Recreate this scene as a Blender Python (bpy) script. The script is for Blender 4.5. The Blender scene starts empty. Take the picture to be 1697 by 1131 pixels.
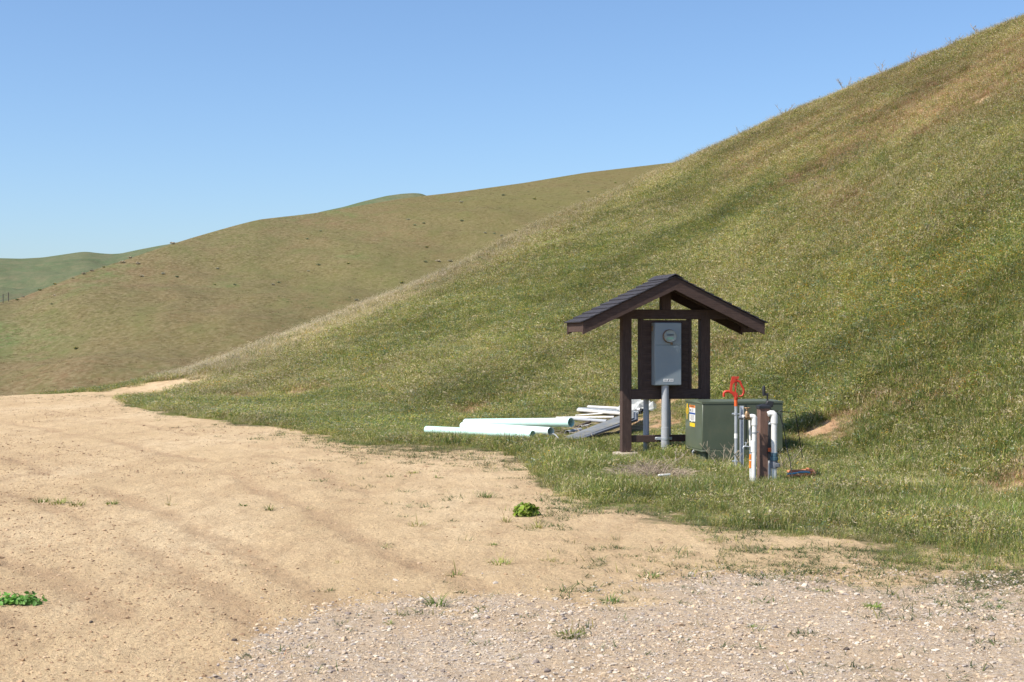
import bpy, math, random
import numpy as np
from mathutils import Vector, Matrix, Euler
R = math.radians
random.seed(11)
rng = np.random.default_rng(7)
scene = bpy.context.scene
COL = scene.collection

# ------------------------------------------------------------------ camera
CAM_Z, F, CX, CY = 1.69, 2357.0, 848.5, 565.5
cam_data = bpy.data.cameras.new('camera')
cam_data.lens = 50.0
cam_data.sensor_width = 36.0
cam_data.clip_start = 0.1
cam_data.clip_end = 20000
cam = bpy.data.objects.new('camera', cam_data)
cam.location = (0, 0, CAM_Z)
cam.rotation_euler = (R(90), 0, 0)
COL.objects.link(cam)
scene.camera = cam
# ------------------------------------------------------------------ sky and sun
SUN = Vector((-0.82, -0.464, 1.13)).normalized()
world = bpy.data.worlds.new('World')
scene.world = world
world.use_nodes = True
wn = world.node_tree.nodes
sky = wn.new('ShaderNodeTexSky')
sky.sky_type = 'NISHITA'
sky.sun_disc = False
sky.sun_elevation = math.asin(SUN.z)
sky.sun_rotation = math.atan2(SUN.x, SUN.y)
sky.altitude = 300
sky.air_density = 1.0
sky.dust_density = 1.2
sky.ozone_density = 6.5
world.node_tree.links.new(sky.outputs['Color'], wn['Background'].inputs['Color'])
wn['Background'].inputs['Strength'].default_value = 0.127
sd = bpy.data.lights.new('sun', 'SUN')
sd.energy = 5.0
sd.angle = R(0.53)
sd.color = (1.0, 0.93, 0.82)
sun = bpy.data.objects.new('sun', sd)
sun.rotation_euler = SUN.to_track_quat('Z', 'Y').to_euler()
sun.location = (-20, -12, 40)
COL.objects.link(sun)
# ------------------------------------------------------------------ exposure
vs = scene.view_settings
scene.display_settings.display_device = 'sRGB'
vs.view_transform = 'Standard'
vs.look = 'None'
vs.exposure = 0.46
vs.gamma = 1.0
vs.use_curve_mapping = False
scene.cycles.max_bounces = 6
scene.cycles.transparent_max_bounces = 6

# ------------------------------------------------------------------ noise
def _hash(ix, iy, seed):
    h = (ix.astype(np.int64) * 374761393 + iy.astype(np.int64) * 668265263 + seed * 1442695041) & 0x7fffffff
    h = ((h ^ (h >> 13)) * 1274126177) & 0x7fffffff
    h = h ^ (h >> 16)
    return (h & 0xffff) / 65535.0

def vnoise(x, y, seed=0):
    x = np.asarray(x, float); y = np.asarray(y, float)
    ix = np.floor(x); iy = np.floor(y)
    fx = x - ix; fy = y - iy
    fx = fx * fx * (3 - 2 * fx); fy = fy * fy * (3 - 2 * fy)
    a = _hash(ix, iy, seed); b = _hash(ix + 1, iy, seed)
    c = _hash(ix, iy + 1, seed); d = _hash(ix + 1, iy + 1, seed)
    return (a + (b - a) * fx) * (1 - fy) + (c + (d - c) * fx) * fy

def fbm(x, y, seed=0, oct=4):
    t = 0; amp = 0.5; tot = 0
    for k in range(oct):
        t = t + amp * vnoise(x * 2 ** k + 17.3 * k, y * 2 ** k - 9.1 * k, seed + k)
        tot += amp; amp *= 0.5
    return t / tot                                   # 0..1, mean .5

def sstep(a, b, x):
    t = np.clip((x - a) / (b - a), 0, 1)
    return t * t * (3 - 2 * t)

# ------------------------------------------------------------------ terrain
def table(px, Y, zpy=None, z=None):
    px = np.array(px, float); Y = np.array(Y, float)
    a = (px - CX) / F
    th = np.degrees(np.arctan(a)); r = Y * np.sqrt(1 + a * a)
    if zpy is not None:
        zz = CAM_Z - (np.array(zpy, float) - CY) / F * Y
        return th, r, zz
    return th, r

# crest of the near hillside (as it stands against what lies behind it)
c_px = [0, 90, 170, 224, 269, 313, 331, 403, 492, 582, 672, 765, 799, 868, 936, 1004, 1073, 1138, 1206, 1277, 1348, 1401, 1454, 1525, 1631, 1697]
c_py = [658, 654, 649, 639, 629, 615, 611, 587, 552, 517, 481, 443, 425, 388, 357, 328, 295, 266, 236, 202, 171, 150, 127, 98, 56, 29]
c_Y = np.interp(c_px, [0, 90, 224, 313, 403, 582, 760, 936, 1135, 1400, 1697], [44, 45, 47.5, 50, 52, 56, 58.5, 63, 66, 60, 51])
th_c, r_c, z_c = table(c_px, c_Y, zpy=c_py)
z_c = np.where(np.array(c_px) > 300, z_c - 0.12, np.maximum(z_c, -0.05))
th_c = np.concatenate([[-180, -60, -35], th_c, [27, 45, 80, 110, 135, 180]])
r_c = np.concatenate([[60, 60, 48], r_c, [54, 54, 54, 54, 60, 60]])
z_c = np.concatenate([[0, 0, 0], z_c, [15, 18, 18, 12, 0, 0]])
th_t, r_t = table([-300, 200, 250, 350, 500, 700, 900, 1050, 1200, 1300, 1500, 1697, 1800],
                  [43, 44, 43, 41, 37, 31.5, 28, 26, 23.2, 20.8, 16.0, 13.2, 12.4])
th_t = np.concatenate([[-180], th_t, [45, 90, 135, 180]])
r_t = np.concatenate([[45], r_t, [13, 13, 30, 45]])
TH = np.linspace(-180, 180, 14401)
def smooth(v, n):
    k = np.hanning(n); k /= k.sum()
    return np.convolve(np.pad(v, n // 2, mode='wrap'), k, mode='same')[n // 2:-(n // 2)]
RC = smooth(np.interp(TH, th_c, r_c), 41)
ZC = smooth(np.interp(TH, th_c, z_c), 41)
RT = smooth(np.interp(TH, th_t, r_t), 81)

def polar(x, y):
    return np.degrees(np.arctan2(x, y)), np.hypot(x, y)

def img(x, y):                                       # where a point of the flat yard lies, for the yard's map
    yy = np.maximum(y, 0.6)
    return CX + F * x / yy, CY + CAM_Z * F / yy

GB = np.array([(-900, 655), (0, 650), (170, 655), (260, 686), (380, 703), (480, 719), (580, 737), (690, 746), (800, 752), (850, 765),
               (895, 800), (930, 836), (1000, 853), (1100, 862), (1180, 880), (1280, 900), (1400, 920), (1500, 940), (1600, 948), (1697, 951), (2600, 970)], float)
VB = np.array([(-900, 1700), (100, 1400), (250, 1220), (340, 1131), (380, 1075), (430, 1036), (560, 1013), (700, 1004), (900, 1000), (1000, 985),
               (1150, 968), (1300, 970), (1500, 965), (1697, 957), (2600, 950)], float)

def d_grass(x, y):                                   # metres inside the grass (negative: on the dirt)
    px, _ = img(x, y)
    Yb = CAM_Z * F / (np.interp(px, GB[:, 0], GB[:, 1]) - CY)
    return y - Yb

def seg_d(x, y, ax, ay, bx, by):
    dx, dy = bx - ax, by - ay
    t = np.clip(((x - ax) * dx + (y - ay) * dy) / (dx * dx + dy * dy), 0, 1)
    return np.hypot(x - ax - t * dx, y - ay - t * dy)
TRACKS = [[(-60, 668), (150, 690), (330, 722), (520, 775), (700, 850)], [(-60, 690), (160, 722), (320, 765), (480, 828), (640, 915), (800, 990)],
          [(-40, 752), (130, 795), (290, 860), (420, 925), (560, 1000)], [(-40, 800), (120, 850), (240, 910), (380, 985), (470, 1050)],
          [(-40, 905), (90, 945), (190, 1000), (300, 1070), (380, 1131)], [(-40, 1010), (80, 1055), (200, 1131)]]
TSEG = []
for tr_ in TRACKS:
    g_ = [((px - CX) / F * (CAM_Z * F / (py - CY)), CAM_Z * F / (py - CY)) for px, py in tr_]
    TSEG += [(*a, *b) for a, b in zip(g_[:-1], g_[1:])]
def track_f(x, y):
    wx = x + 0.35 * (fbm(x * .5, y * .5, 201, 2) - .5); wy = y + 0.7 * (fbm(x * .5, y * .5, 203, 2) - .5)
    d = np.full(np.shape(x), 9.0)
    for sg in TSEG: d = np.minimum(d, seg_d(wx, wy, *sg))
    return np.exp(-(d / 0.17) ** 2) * sstep(.25, .6, fbm(x * .8, y * .4, 205, 3))

def d_gravel(x, y):
    px, _ = img(x, y)
    Yb = CAM_Z * F / (np.interp(px, VB[:, 0], VB[:, 1]) - CY)
    return Yb - y

def hill_t(x, y):
    th, r = polar(x, y)
    rt = np.interp(th, TH, RT); rc = np.interp(th, TH, RC); zc = np.interp(th, TH, ZC)
    return th, r, rt, rc, zc

def H(x, y):
    x = np.asarray(x, float); y = np.asarray(y, float)
    th, r, rt, rc, zc = hill_t(x, y)
    t = np.clip((r - rt) / np.maximum(rc - rt, 1e-3), 0, 1)
    s = 0.10                                         # ease-in at the toe
    prof = np.where(t < s, t * t / (2 * s), t - s / 2) / (1 - s / 2)
    z = zc * prof
    d = r - rc
    low = -9.0
    L = 14 + 2.4 * (zc - low)
    z = np.where(d > 0, zc - (zc - low) * sstep(0, 1, d / L), z)
    onhill = sstep(0.3, 3.0, z) * sstep(0, 6, rc - r)
    z = z + onhill * (fbm(x * 0.14, y * 0.14, 3, 3) - 0.5) * 0.28 + onhill * (fbm(x * 0.9, y * 0.9, 5, 2) - 0.5) * 0.16
    # a small cut bank behind and right of the transformer
    bank = np.exp(-((x - 5.0 - 0.35 * (y - 21)) / 1.6) ** 2 - ((y - 21.8) / 1.5) ** 2)
    z = z + 0.35 * bank
    # the yard: shallow wheel tracks and trodden earth
    near = (r < 60)
    yard = sstep(0.5, -1.0, d_grass(x, y)) * near
    w = 1.2 * (fbm(x * 0.12, y * 0.12, 21, 2) - 0.5)
    u = (x + 0.33 * y + 0.011 * y * y + w)            # runs along the track
    rut = np.sin(u * 2.1) * 0.5 + np.sin(u * 3.37 + 1.0) * 0.5
    fine = (fbm(x * 2.2, y * 2.2, 31, 3) - 0.5) * 0.035 + (fbm(x * 9, y * 9, 37, 2) - 0.5) * 0.016
    sel = (r < 50) & (y > 4) & (yard > 0)
    tk = np.zeros(np.shape(z)); 
    if np.any(sel): tk[sel] = track_f(x[sel], y[sel])
    z = z - yard * tk * (0.012 + 0.035 * (fbm(x * 7, y * 7, 207, 2) - 0.5))
    z = z + near * (fine + yard * 0.006 * rut) * (r < 50) + near * (fbm(x * 0.3, y * 0.3, 41, 2) - 0.5) * 0.05 * sstep(3, 6, r)
    return z

def h1(x, y):
    return float(H(np.array([x]), np.array([y]))[0])

def on(px, py, lo=5.0, hi=90.0):                     # the spot of the terrain seen there
    Y = np.linspace(lo, hi, 6000)
    x = (px - CX) / F * Y; z = CAM_Z - (py - CY) / F * Y
    g = H(x, Y)
    k = np.argmax(g >= z) if np.any(g >= z) else len(Y) - 1
    return Vector((x[k], Y[k], g[k]))

def X(px, Y):
    return (px - CX) / F * Y
def Z(py, Y):
    return CAM_Z - (py - CY) / F * Y

# ------------------------------------------------------------------ objects, tags
def tag(o, label=None, cat=None, group=None, kind=None):
    if label: o['label'] = label
    if cat: o['category'] = cat
    if group: o['group'] = group
    if kind: o['kind'] = kind
    return o

def thing(name, label, cat, loc=(0, 0, 0), rz=0.0, group=None):
    o = bpy.data.objects.new(name, None)
    o.empty_display_size = 0.2
    COL.objects.link(o)
    o.location = loc; o.rotation_euler = (0, 0, rz)
    return tag(o, label, cat, group)

class MB:
    def __init__(self):
        self.v = []; self.f = []; self.c = []
    def add(self, vs, fs, M=None, col=None):
        n = len(self.v)
        for p in vs:
            p = Vector(p)
            self.v.append(tuple(M @ p) if M is not None else tuple(p))
        for f in fs: self.f.append(tuple(i + n for i in f))
        if col is not None: self.c.extend([col] * len(vs))
        return self
    def box(self, c, s, M=None, bev=0.0):
        cx, cy, cz = c; a, b, d = s[0] / 2, s[1] / 2, s[2] / 2
        if bev <= 0:
            vs = [(cx + i * a, cy + j * b, cz + k * d) for i in (-1, 1) for j in (-1, 1) for k in (-1, 1)]
            fs = [(0, 1, 3, 2), (4, 6, 7, 5), (0, 4, 5, 1), (2, 3, 7, 6), (0, 2, 6, 4), (1, 5, 7, 3)]
            return self.add(vs, fs, M)
        # chamfered box: 24 verts
        vs = []; idx = {}
        for i in (-1, 1):
            for j in (-1, 1):
                for k in (-1, 1):
                    for ax in range(3):
                        p = [i * (a - bev), j * (b - bev), k * (d - bev)]
                        p[ax] = (i * a, j * b, k * d)[ax]
                        idx[(i, j, k, ax)] = len(vs)
                        vs.append((cx + p[0], cy + p[1], cz + p[2]))
        fs = []
        S = (-1, 1)
        def q(*l): fs.append(tuple(idx[t] for t in l))
        for i in S: q(*[(i, j, k, 0) for j, k in ((-1, -1), (1, -1), (1, 1), (-1, 1))])
        for j in S: q(*[(i, j, k, 1) for i, k in ((-1, -1), (1, -1), (1, 1), (-1, 1))])
        for k in S: q(*[(i, j, k, 2) for i, j in ((-1, -1), (1, -1), (1, 1), (-1, 1))])
        for i in S:
            for j in S: q((i, j, -1, 0), (i, j, 1, 0), (i, j, 1, 1), (i, j, -1, 1))
            for k in S: q((i, -1, k, 0), (i, 1, k, 0), (i, 1, k, 2), (i, -1, k, 2))
        for j in S:
            for k in S: q((-1, j, k, 1), (1, j, k, 1), (1, j, k, 2), (-1, j, k, 2))
        for i in S:
            for j in S:
                for k in S: q((i, j, k, 0), (i, j, k, 1), (i, j, k, 2))
        return self.add(vs, fs, M)
    def tube(self, pts, r, n=12, caps=True, M=None):
        pts = [Vector(p) for p in pts]
        m = len(pts)
        rs = r if isinstance(r, (list, tuple)) else [r] * m
        vs = []; fs = []
        prev = None
        for i, p in enumerate(pts):
            if i == 0: t = pts[1] - pts[0]
            elif i == m - 1: t = pts[-1] - pts[-2]
            else: t = (pts[i + 1] - p).normalized() + (p - pts[i - 1]).normalized()
            if t.length < 1e-9: t = pts[min(i + 1, m - 1)] - pts[max(i - 1, 0)]
            if t.length < 1e-9: t = prev_t
            t = t.normalized(); prev_t = t
            if prev is None:
                ref = Vector((0, 0, 1)) if abs(t.z) < 0.9 else Vector((1, 0, 0))
                a = t.cross(ref).normalized()
            else:
                a = (prev - t * prev.dot(t))
                a = a.normalized() if a.length > 1e-6 else t.orthogonal().normalized()
            prev = a
            b = t.cross(a)
            for k in range(n):
                w = 2 * math.pi * k / n
                vs.append(p + (a * math.cos(w) + b * math.sin(w)) * rs[i])
        for i in range(m - 1):
            for k in range(n):
                k2 = (k + 1) % n
                fs.append((i * n + k, i * n + k2, (i + 1) * n + k2, (i + 1) * n + k))
        if caps:
            fs.append(tuple(range(n))[::-1]); fs.append(tuple((m - 1) * n + k for k in range(n)))
        return self.add(vs, fs, M)
    def hollow(self, p0, p1, ro, ri, n=24, M=None):   # open pipe with a wall
        p0 = Vector(p0); p1 = Vector(p1); d = p1 - p0
        self.tube([p0, p0 + d * 0.34, p0 + d * 0.67, p1], ro, n, caps=False, M=M)
        return self._inner(p0, p1, ro, ri, n, M)
    def _inner(self, p0, p1, ro, ri, n, M):
        t = (p1 - p0).normalized()
        ref = Vector((0, 0, 1)) if abs(t.z) < 0.9 else Vector((1, 0, 0))
        a = t.cross(ref).normalized(); b = t.cross(a)
        vs = []; fs = []
        for p, rr in ((p0, ro), (p0, ri), (p1, ri), (p1, ro)):
            for k in range(n):
                w = 2 * math.pi * k / n
                vs.append(p + (a * math.cos(w) + b * math.sin(w)) * rr)
        for i in range(3):
            for k in range(n):
                k2 = (k + 1) % n
                fs.append((i * n + k, (i + 1) * n + k, (i + 1) * n + k2, i * n + k2))
        return self.add(vs, fs, M)
    def lathe(self, prof, n=20, M=None):              # (r, z) about the z axis
        vs = []; fs = []
        for r, z in prof:
            for k in range(n):
                w = 2 * math.pi * k / n
                vs.append((r * math.cos(w), r * math.sin(w), z))
        m = len(prof)
        for i in range(m - 1):
            for k in range(n):
                k2 = (k + 1) % n
                fs.append((i * n + k, i * n + k2, (i + 1) * n + k2, (i + 1) * n + k))
        fs.append(tuple(range(n))[::-1]); fs.append(tuple((m - 1) * n + k for k in range(n)))
        return self.add(vs, fs, M)
    def prism(self, poly, y0, y1, M=None):            # outline in x-z, extruded in y
        n = len(poly)
        vs = [(x, y0, z) for x, z in poly] + [(x, y1, z) for x, z in poly]
        fs = [tuple(range(n)), tuple(range(2 * n - 1, n - 1, -1))]
        for i in range(n):
            j = (i + 1) % n
            fs.append((i, i + n, j + n, j))
        return self.add(vs, fs, M)
    def mesh(self, name, mat, smooth_angle=None):
        me = bpy.data.meshes.new(name)
        me.from_pydata(self.v, [], self.f)
        me.materials.append(mat)
        if self.c and len(self.c) == len(self.v):
            at = me.color_attributes.new('col', 'FLOAT_COLOR', 'POINT')
            at.data.foreach_set('color', np.array([(*c[:3], 1.0) for c in self.c], np.float32).ravel())
        import bmesh
        bm = bmesh.new(); bm.from_mesh(me)
        bmesh.ops.recalc_face_normals(bm, faces=bm.faces) if not self.c else None
        if smooth_angle:
            for f in bm.faces: f.smooth = True
            for e in bm.edges:
                if len(e.link_faces) == 2 and e.calc_face_angle(0) > smooth_angle: e.smooth = False
        bm.to_mesh(me); bm.free()
        me.update()
        return me
    def build(self, name, mat, parent=None, smooth=R(40)):
        me = self.mesh(name, mat, smooth)
        o = bpy.data.objects.new(name, me)
        COL.objects.link(o)
        if parent is not None: o.parent = parent
        return o

def share(o, name, parent, M):
    c = bpy.data.objects.new(name, o.data if hasattr(o, 'data') else o)
    COL.objects.link(c); c.parent = parent; c.matrix_local = M
    return c

def copy_tree(o, parent=None):
    c = o.copy(); COL.objects.link(c)
    if parent is not None: c.parent = parent
    for ch in o.children: copy_tree(ch, c)
    return c

# ------------------------------------------------------------------ materials
def nt(name):
    m = bpy.data.materials.new(name); m.use_nodes = True
    t = m.node_tree
    return m, t, t.nodes, t.links, t.nodes['Principled BSDF']

def paint(name, col, rough=0.5, var=0.12, scale=6.0, bump=0.1, bscale=60.0, metal=0.0, dirt=None, dirt_amt=0.25, stretch=(1, 1, 1), spec=0.5, coat=0.0):
    m, t, N, L, P = nt(name)
    tc = N.new('ShaderNodeTexCoord')
    mp = N.new('ShaderNodeMapping'); mp.inputs['Scale'].default_value = stretch
    L.new(tc.outputs['Object'], mp.inputs['Vector'])
    n1 = N.new('ShaderNodeTexNoise'); n1.inputs['Scale'].default_value = scale; n1.inputs['Detail'].default_value = 6
    L.new(mp.outputs[0], n1.inputs['Vector'])
    mr = N.new('ShaderNodeMapRange'); mr.inputs['From Min'].default_value = 0.3; mr.inputs['From Max'].default_value = 0.7
    mr.inputs['To Min'].default_value = 1 - var; mr.inputs['To Max'].default_value = 1 + var
    L.new(n1.outputs['Fac'], mr.inputs['Value'])
    mul = N.new('ShaderNodeMix'); mul.data_type = 'RGBA'; mul.blend_type = 'MULTIPLY'; mul.inputs['Factor'].default_value = 1
    mul.inputs[6].default_value = (*col, 1)
    L.new(mr.outputs[0], mul.inputs[7])
    out = mul.outputs[2]
    if dirt:
        n2 = N.new('ShaderNodeTexNoise'); n2.inputs['Scale'].default_value = scale * 2.3; n2.inputs['Detail'].default_value = 8
        n2.inputs['Roughness'].default_value = 0.65
        L.new(tc.outputs['Object'], n2.inputs['Vector'])
        m2 = N.new('ShaderNodeMapRange'); m2.inputs['From Min'].default_value = 0.5; m2.inputs['From Max'].default_value = 0.75
        m2.inputs['To Max'].default_value = dirt_amt
        L.new(n2.outputs['Fac'], m2.inputs['Value'])
        mx = N.new('ShaderNodeMix'); mx.data_type = 'RGBA'; mx.inputs[7].default_value = (*dirt, 1)
        L.new(m2.outputs[0], mx.inputs['Factor']); L.new(out, mx.inputs[6])
        out = mx.outputs[2]
    L.new(out, P.inputs['Base Color'])
    P.inputs['Roughness'].default_value = rough
    P.inputs['Metallic'].default_value = metal
    P.inputs['Specular IOR Level'].default_value = spec
    P.inputs['Coat Weight'].default_value = coat
    if bump > 0:
        n3 = N.new('ShaderNodeTexNoise'); n3.inputs['Scale'].default_value = bscale; n3.inputs['Detail'].default_value = 4
        L.new(mp.outputs[0], n3.inputs['Vector'])
        b = N.new('ShaderNodeBump'); b.inputs['Strength'].default_value = bump; b.inputs['Distance'].default_value = 0.01
        L.new(n3.outputs['Fac'], b.inputs['Height']); L.new(b.outputs[0], P.inputs['Normal'])
    return m

M_BROWN = paint('brown_stain', (0.082, 0.056, 0.048), 0.7, 0.2, 5, 0.35, 40, stretch=(14, 14, 1.2), spec=0.06, dirt=(0.15, 0.10, 0.08), dirt_amt=0.3)
M_BROWNX = paint('brown_stain_long', (0.082, 0.056, 0.048), 0.7, 0.2, 5, 0.35, 40, stretch=(1.2, 14, 14), spec=0.06, dirt=(0.15, 0.10, 0.08), dirt_amt=0.3)
M_POST = paint('red_brown_stain', (0.16, 0.09, 0.066), 0.75, 0.2, 5, 0.35, 40, stretch=(14, 14, 1.2), dirt=(0.25, 0.17, 0.12), dirt_amt=0.4)
M_SHING = paint('asphalt_shingle', (0.055, 0.053, 0.062), 0.95, 0.35, 30, 0.8, 300, spec=0.2)
M_CONC = paint('concrete', (0.42, 0.36, 0.29), 0.95, 0.2, 8, 0.6, 60, dirt=(0.4, 0.28, 0.17), dirt_amt=0.6)
M_GBOX = paint('grey_cabinet_paint', (0.225, 0.27, 0.30), 0.45, 0.05, 3, 0.03, 20, dirt=(0.3, 0.29, 0.26), dirt_amt=0.25)
M_GPVC = paint('grey_conduit', (0.36, 0.375, 0.40), 0.5, 0.07, 6, 0.04, 30, dirt=(0.42, 0.36, 0.28), dirt_amt=0.3)
M_GREEN = paint('green_enamel', (0.086, 0.106, 0.070), 0.42, 0.12, 2.5, 0.05, 8, dirt=(0.14, 0.14, 0.09), dirt_amt=0.55, coat=0.15)
M_GREEND = paint('green_base', (0.075, 0.10, 0.062), 0.8, 0.15, 4, 0.25, 50, dirt=(0.28, 0.22, 0.13), dirt_amt=0.6)
M_STEEL = paint('galvanised_steel', (0.46, 0.49, 0.52), 0.42, 0.15, 12, 0.05, 50, metal=0.55)
M_CHAN = paint('galvanised_channel', (0.50, 0.53, 0.58), 0.5, 0.08, 12, 0.05, 50, metal=0.35)
M_RED = paint('orange_red_paint', (0.50, 0.036, 0.015), 0.42, 0.15, 14, 0.08, 60, dirt=(0.25, 0.09, 0.05), dirt_amt=0.4)
M_ORANGE = paint('orange_sleeve', (0.66, 0.11, 0.02), 0.5, 0.1, 10, 0.05, 60)
M_WHITE = paint('white_pvc', (0.76, 0.75, 0.72), 0.35, 0.04, 6, 0.03, 30, dirt=(0.5, 0.43, 0.33), dirt_amt=0.3)
M_WPVC = paint('weathered_pvc', (0.60, 0.59, 0.57), 0.5, 0.08, 6, 0.05, 30, dirt=(0.42, 0.36, 0.28), dirt_amt=0.55)
M_MINT = paint('mint_pvc', (0.52, 0.75, 0.68), 0.4, 0.06, 3, 0.05, 20, dirt=(0.66, 0.70, 0.62), dirt_amt=0.5)
M_MINTW = paint('sunlit_mint_pvc', (0.68, 0.80, 0.75), 0.45, 0.06, 3, 0.05, 20, dirt=(0.78, 0.78, 0.72), dirt_amt=0.7)  # whiter copy of the mint: sun on the pipe's top put into the colour
M_BRASS = paint('weathered_brass', (0.30, 0.19, 0.10), 0.5, 0.3, 25, 0.2, 90, metal=0.5, dirt=(0.28, 0.21, 0.13), dirt_amt=0.5)
M_BLACK = paint('black_plastic', (0.018, 0.019, 0.022), 0.5, 0.2, 20, 0.1, 80)
M_BLUEG = paint('blue_grey_union', (0.06, 0.12, 0.16), 0.45, 0.1, 20, 0.05, 60)
M_DGREY = paint('dark_grey_pvc', (0.13, 0.14, 0.16), 0.5, 0.15, 15, 0.1, 60)
M_YELLOW = paint('yellow_sticker', (0.78, 0.52, 0.02), 0.5, 0.05, 10, 0.0)
M_WSTICK = paint('white_sticker', (0.78, 0.77, 0.74), 0.5, 0.04, 10, 0.0)
M_OSTICK = paint('orange_sticker', (0.75, 0.22, 0.03), 0.5, 0.05, 10, 0.0)
M_BSTICK = paint('blue_sticker', (0.03, 0.08, 0.28), 0.5, 0.05, 10, 0.0)
M_INK = paint('black_print', (0.03, 0.03, 0.035), 0.6, 0.05, 10, 0.0)
M_RUST = paint('rusty_ring', (0.20, 0.14, 0.10), 0.6, 0.3, 30, 0.1, 80, metal=0.4)
M_DIAL = paint('meter_dial', (0.36, 0.39, 0.38), 0.4, 0.05, 20, 0.0)
M_DIALG = paint('meter_green_plate', (0.28, 0.48, 0.36), 0.4, 0.1, 20, 0.0)
M_SHEET = paint('grey_sheet', (0.17, 0.18, 0.185), 0.65, 0.25, 4, 0.15, 25, dirt=(0.36, 0.30, 0.16), dirt_amt=0.6)
M_HOSE = paint('orange_hose', (0.55, 0.20, 0.09), 0.6, 0.15, 12, 0.1, 60, dirt=(0.45, 0.28, 0.16), dirt_amt=0.5)
M_CYAN = paint('blue_rope', (0.10, 0.30, 0.42), 0.7, 0.1, 12, 0.0)
M_PLAST = paint('crumpled_plastic', (0.40, 0.41, 0.39), 0.5, 0.1, 8, 0.2, 30, dirt=(0.4, 0.36, 0.28), dirt_amt=0.5)
M_WOODG = paint('grey_weathered_wood', (0.30, 0.25, 0.20), 0.9, 0.25, 10, 0.5, 50, stretch=(8, 8, 1))
M_TWIG = paint('dead_stem', (0.34, 0.28, 0.20), 0.9, 0.3, 10, 0.0)
M_STONE = paint('field_stone', (0.40, 0.34, 0.28), 0.9, 0.25, 30, 0.5, 90)
M_DSTONE = paint('dark_stone', (0.11, 0.085, 0.07), 0.9, 0.25, 30, 0.5, 90)

def glass_mat():
    m, t, N, L, P = nt('meter_glass')
    P.inputs['Base Color'].default_value = (0.85, 0.9, 0.9, 1)
    P.inputs['Roughness'].default_value = 0.05
    P.inputs['Transmission Weight'].default_value = 1.0
    P.inputs['IOR'].default_value = 1.15
    return m
M_GLASS = glass_mat()

def leaf_mat(name, patch=0.35, pscale=0.25, spec=0.2):
    """grass and leaves: the colour of each blade comes with its mesh, plus clump and patch variation"""
    m, t, N, L, P = nt(name)
    at = N.new('ShaderNodeAttribute'); at.attribute_name = 'col'
    oi = N.new('ShaderNodeObjectInfo')
    geo = N.new('ShaderNodeNewGeometry')
    n1 = N.new('ShaderNodeTexNoise'); n1.inputs['Scale'].default_value = pscale; n1.inputs['Detail'].default_value = 3
    L.new(geo.outputs['Position'], n1.inputs['Vector'])
    hsv = N.new('ShaderNodeHueSaturation')
    a = N.new('ShaderNodeMapRange'); a.inputs['To Min'].default_value = 0.72; a.inputs['To Max'].default_value = 1.28
    L.new(oi.outputs['Random'], a.inputs['Value'])
    b = N.new('ShaderNodeMapRange'); b.inputs['From Min'].default_value = 0.3; b.inputs['From Max'].default_value = 0.7
    b.inputs['To Min'].default_value = 1 - patch; b.inputs['To Max'].default_value = 1 + patch
    L.new(n1.outputs['Fac'], b.inputs['Value'])
    mu = N.new('ShaderNodeMath'); mu.operation = 'MULTIPLY'
    L.new(a.outputs[0], mu.inputs[0]); L.new(b.outputs[0], mu.inputs[1])
    L.new(mu.outputs[0], hsv.inputs['Value'])
    h = N.new('ShaderNodeMapRange'); h.inputs['To Min'].default_value = 0.485; h.inputs['To Max'].default_value = 0.515
    wn_ = N.new('ShaderNodeTexWhiteNoise'); wn_.noise_dimensions = '1D'
    L.new(oi.outputs['Random'], wn_.inputs['W']); L.new(wn_.outputs['Value'], h.inputs['Value'])
    L.new(h.outputs[0], hsv.inputs['Hue'])
    L.new(at.outputs['Color'], hsv.inputs['Color'])
    L.new(hsv.outputs[0], P.inputs['Base Color'])
    P.inputs['Roughness'].default_value = 0.6
    P.inputs['Specular IOR Level'].default_value = spec
    tr = N.new('ShaderNodeBsdfTranslucent'); L.new(hsv.outputs[0], tr.inputs['Color'])
    ms = N.new('ShaderNodeMixShader'); ms.inputs[0].default_value = 0.35
    L.new(P.outputs[0], ms.inputs[1]); L.new(tr.outputs[0], ms.inputs[2])
    L.new(ms.outputs[0], N['Material Output'].inputs['Surface'])
    return m
M_GRASS = leaf_mat('grass_blades', 0.22)
M_FARGRASS = leaf_mat('far_grass_tufts', 0.2, 0.03, 0.1)
M_LEAF = leaf_mat('weed_leaves', 0.1, 2.0, 0.35)

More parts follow.
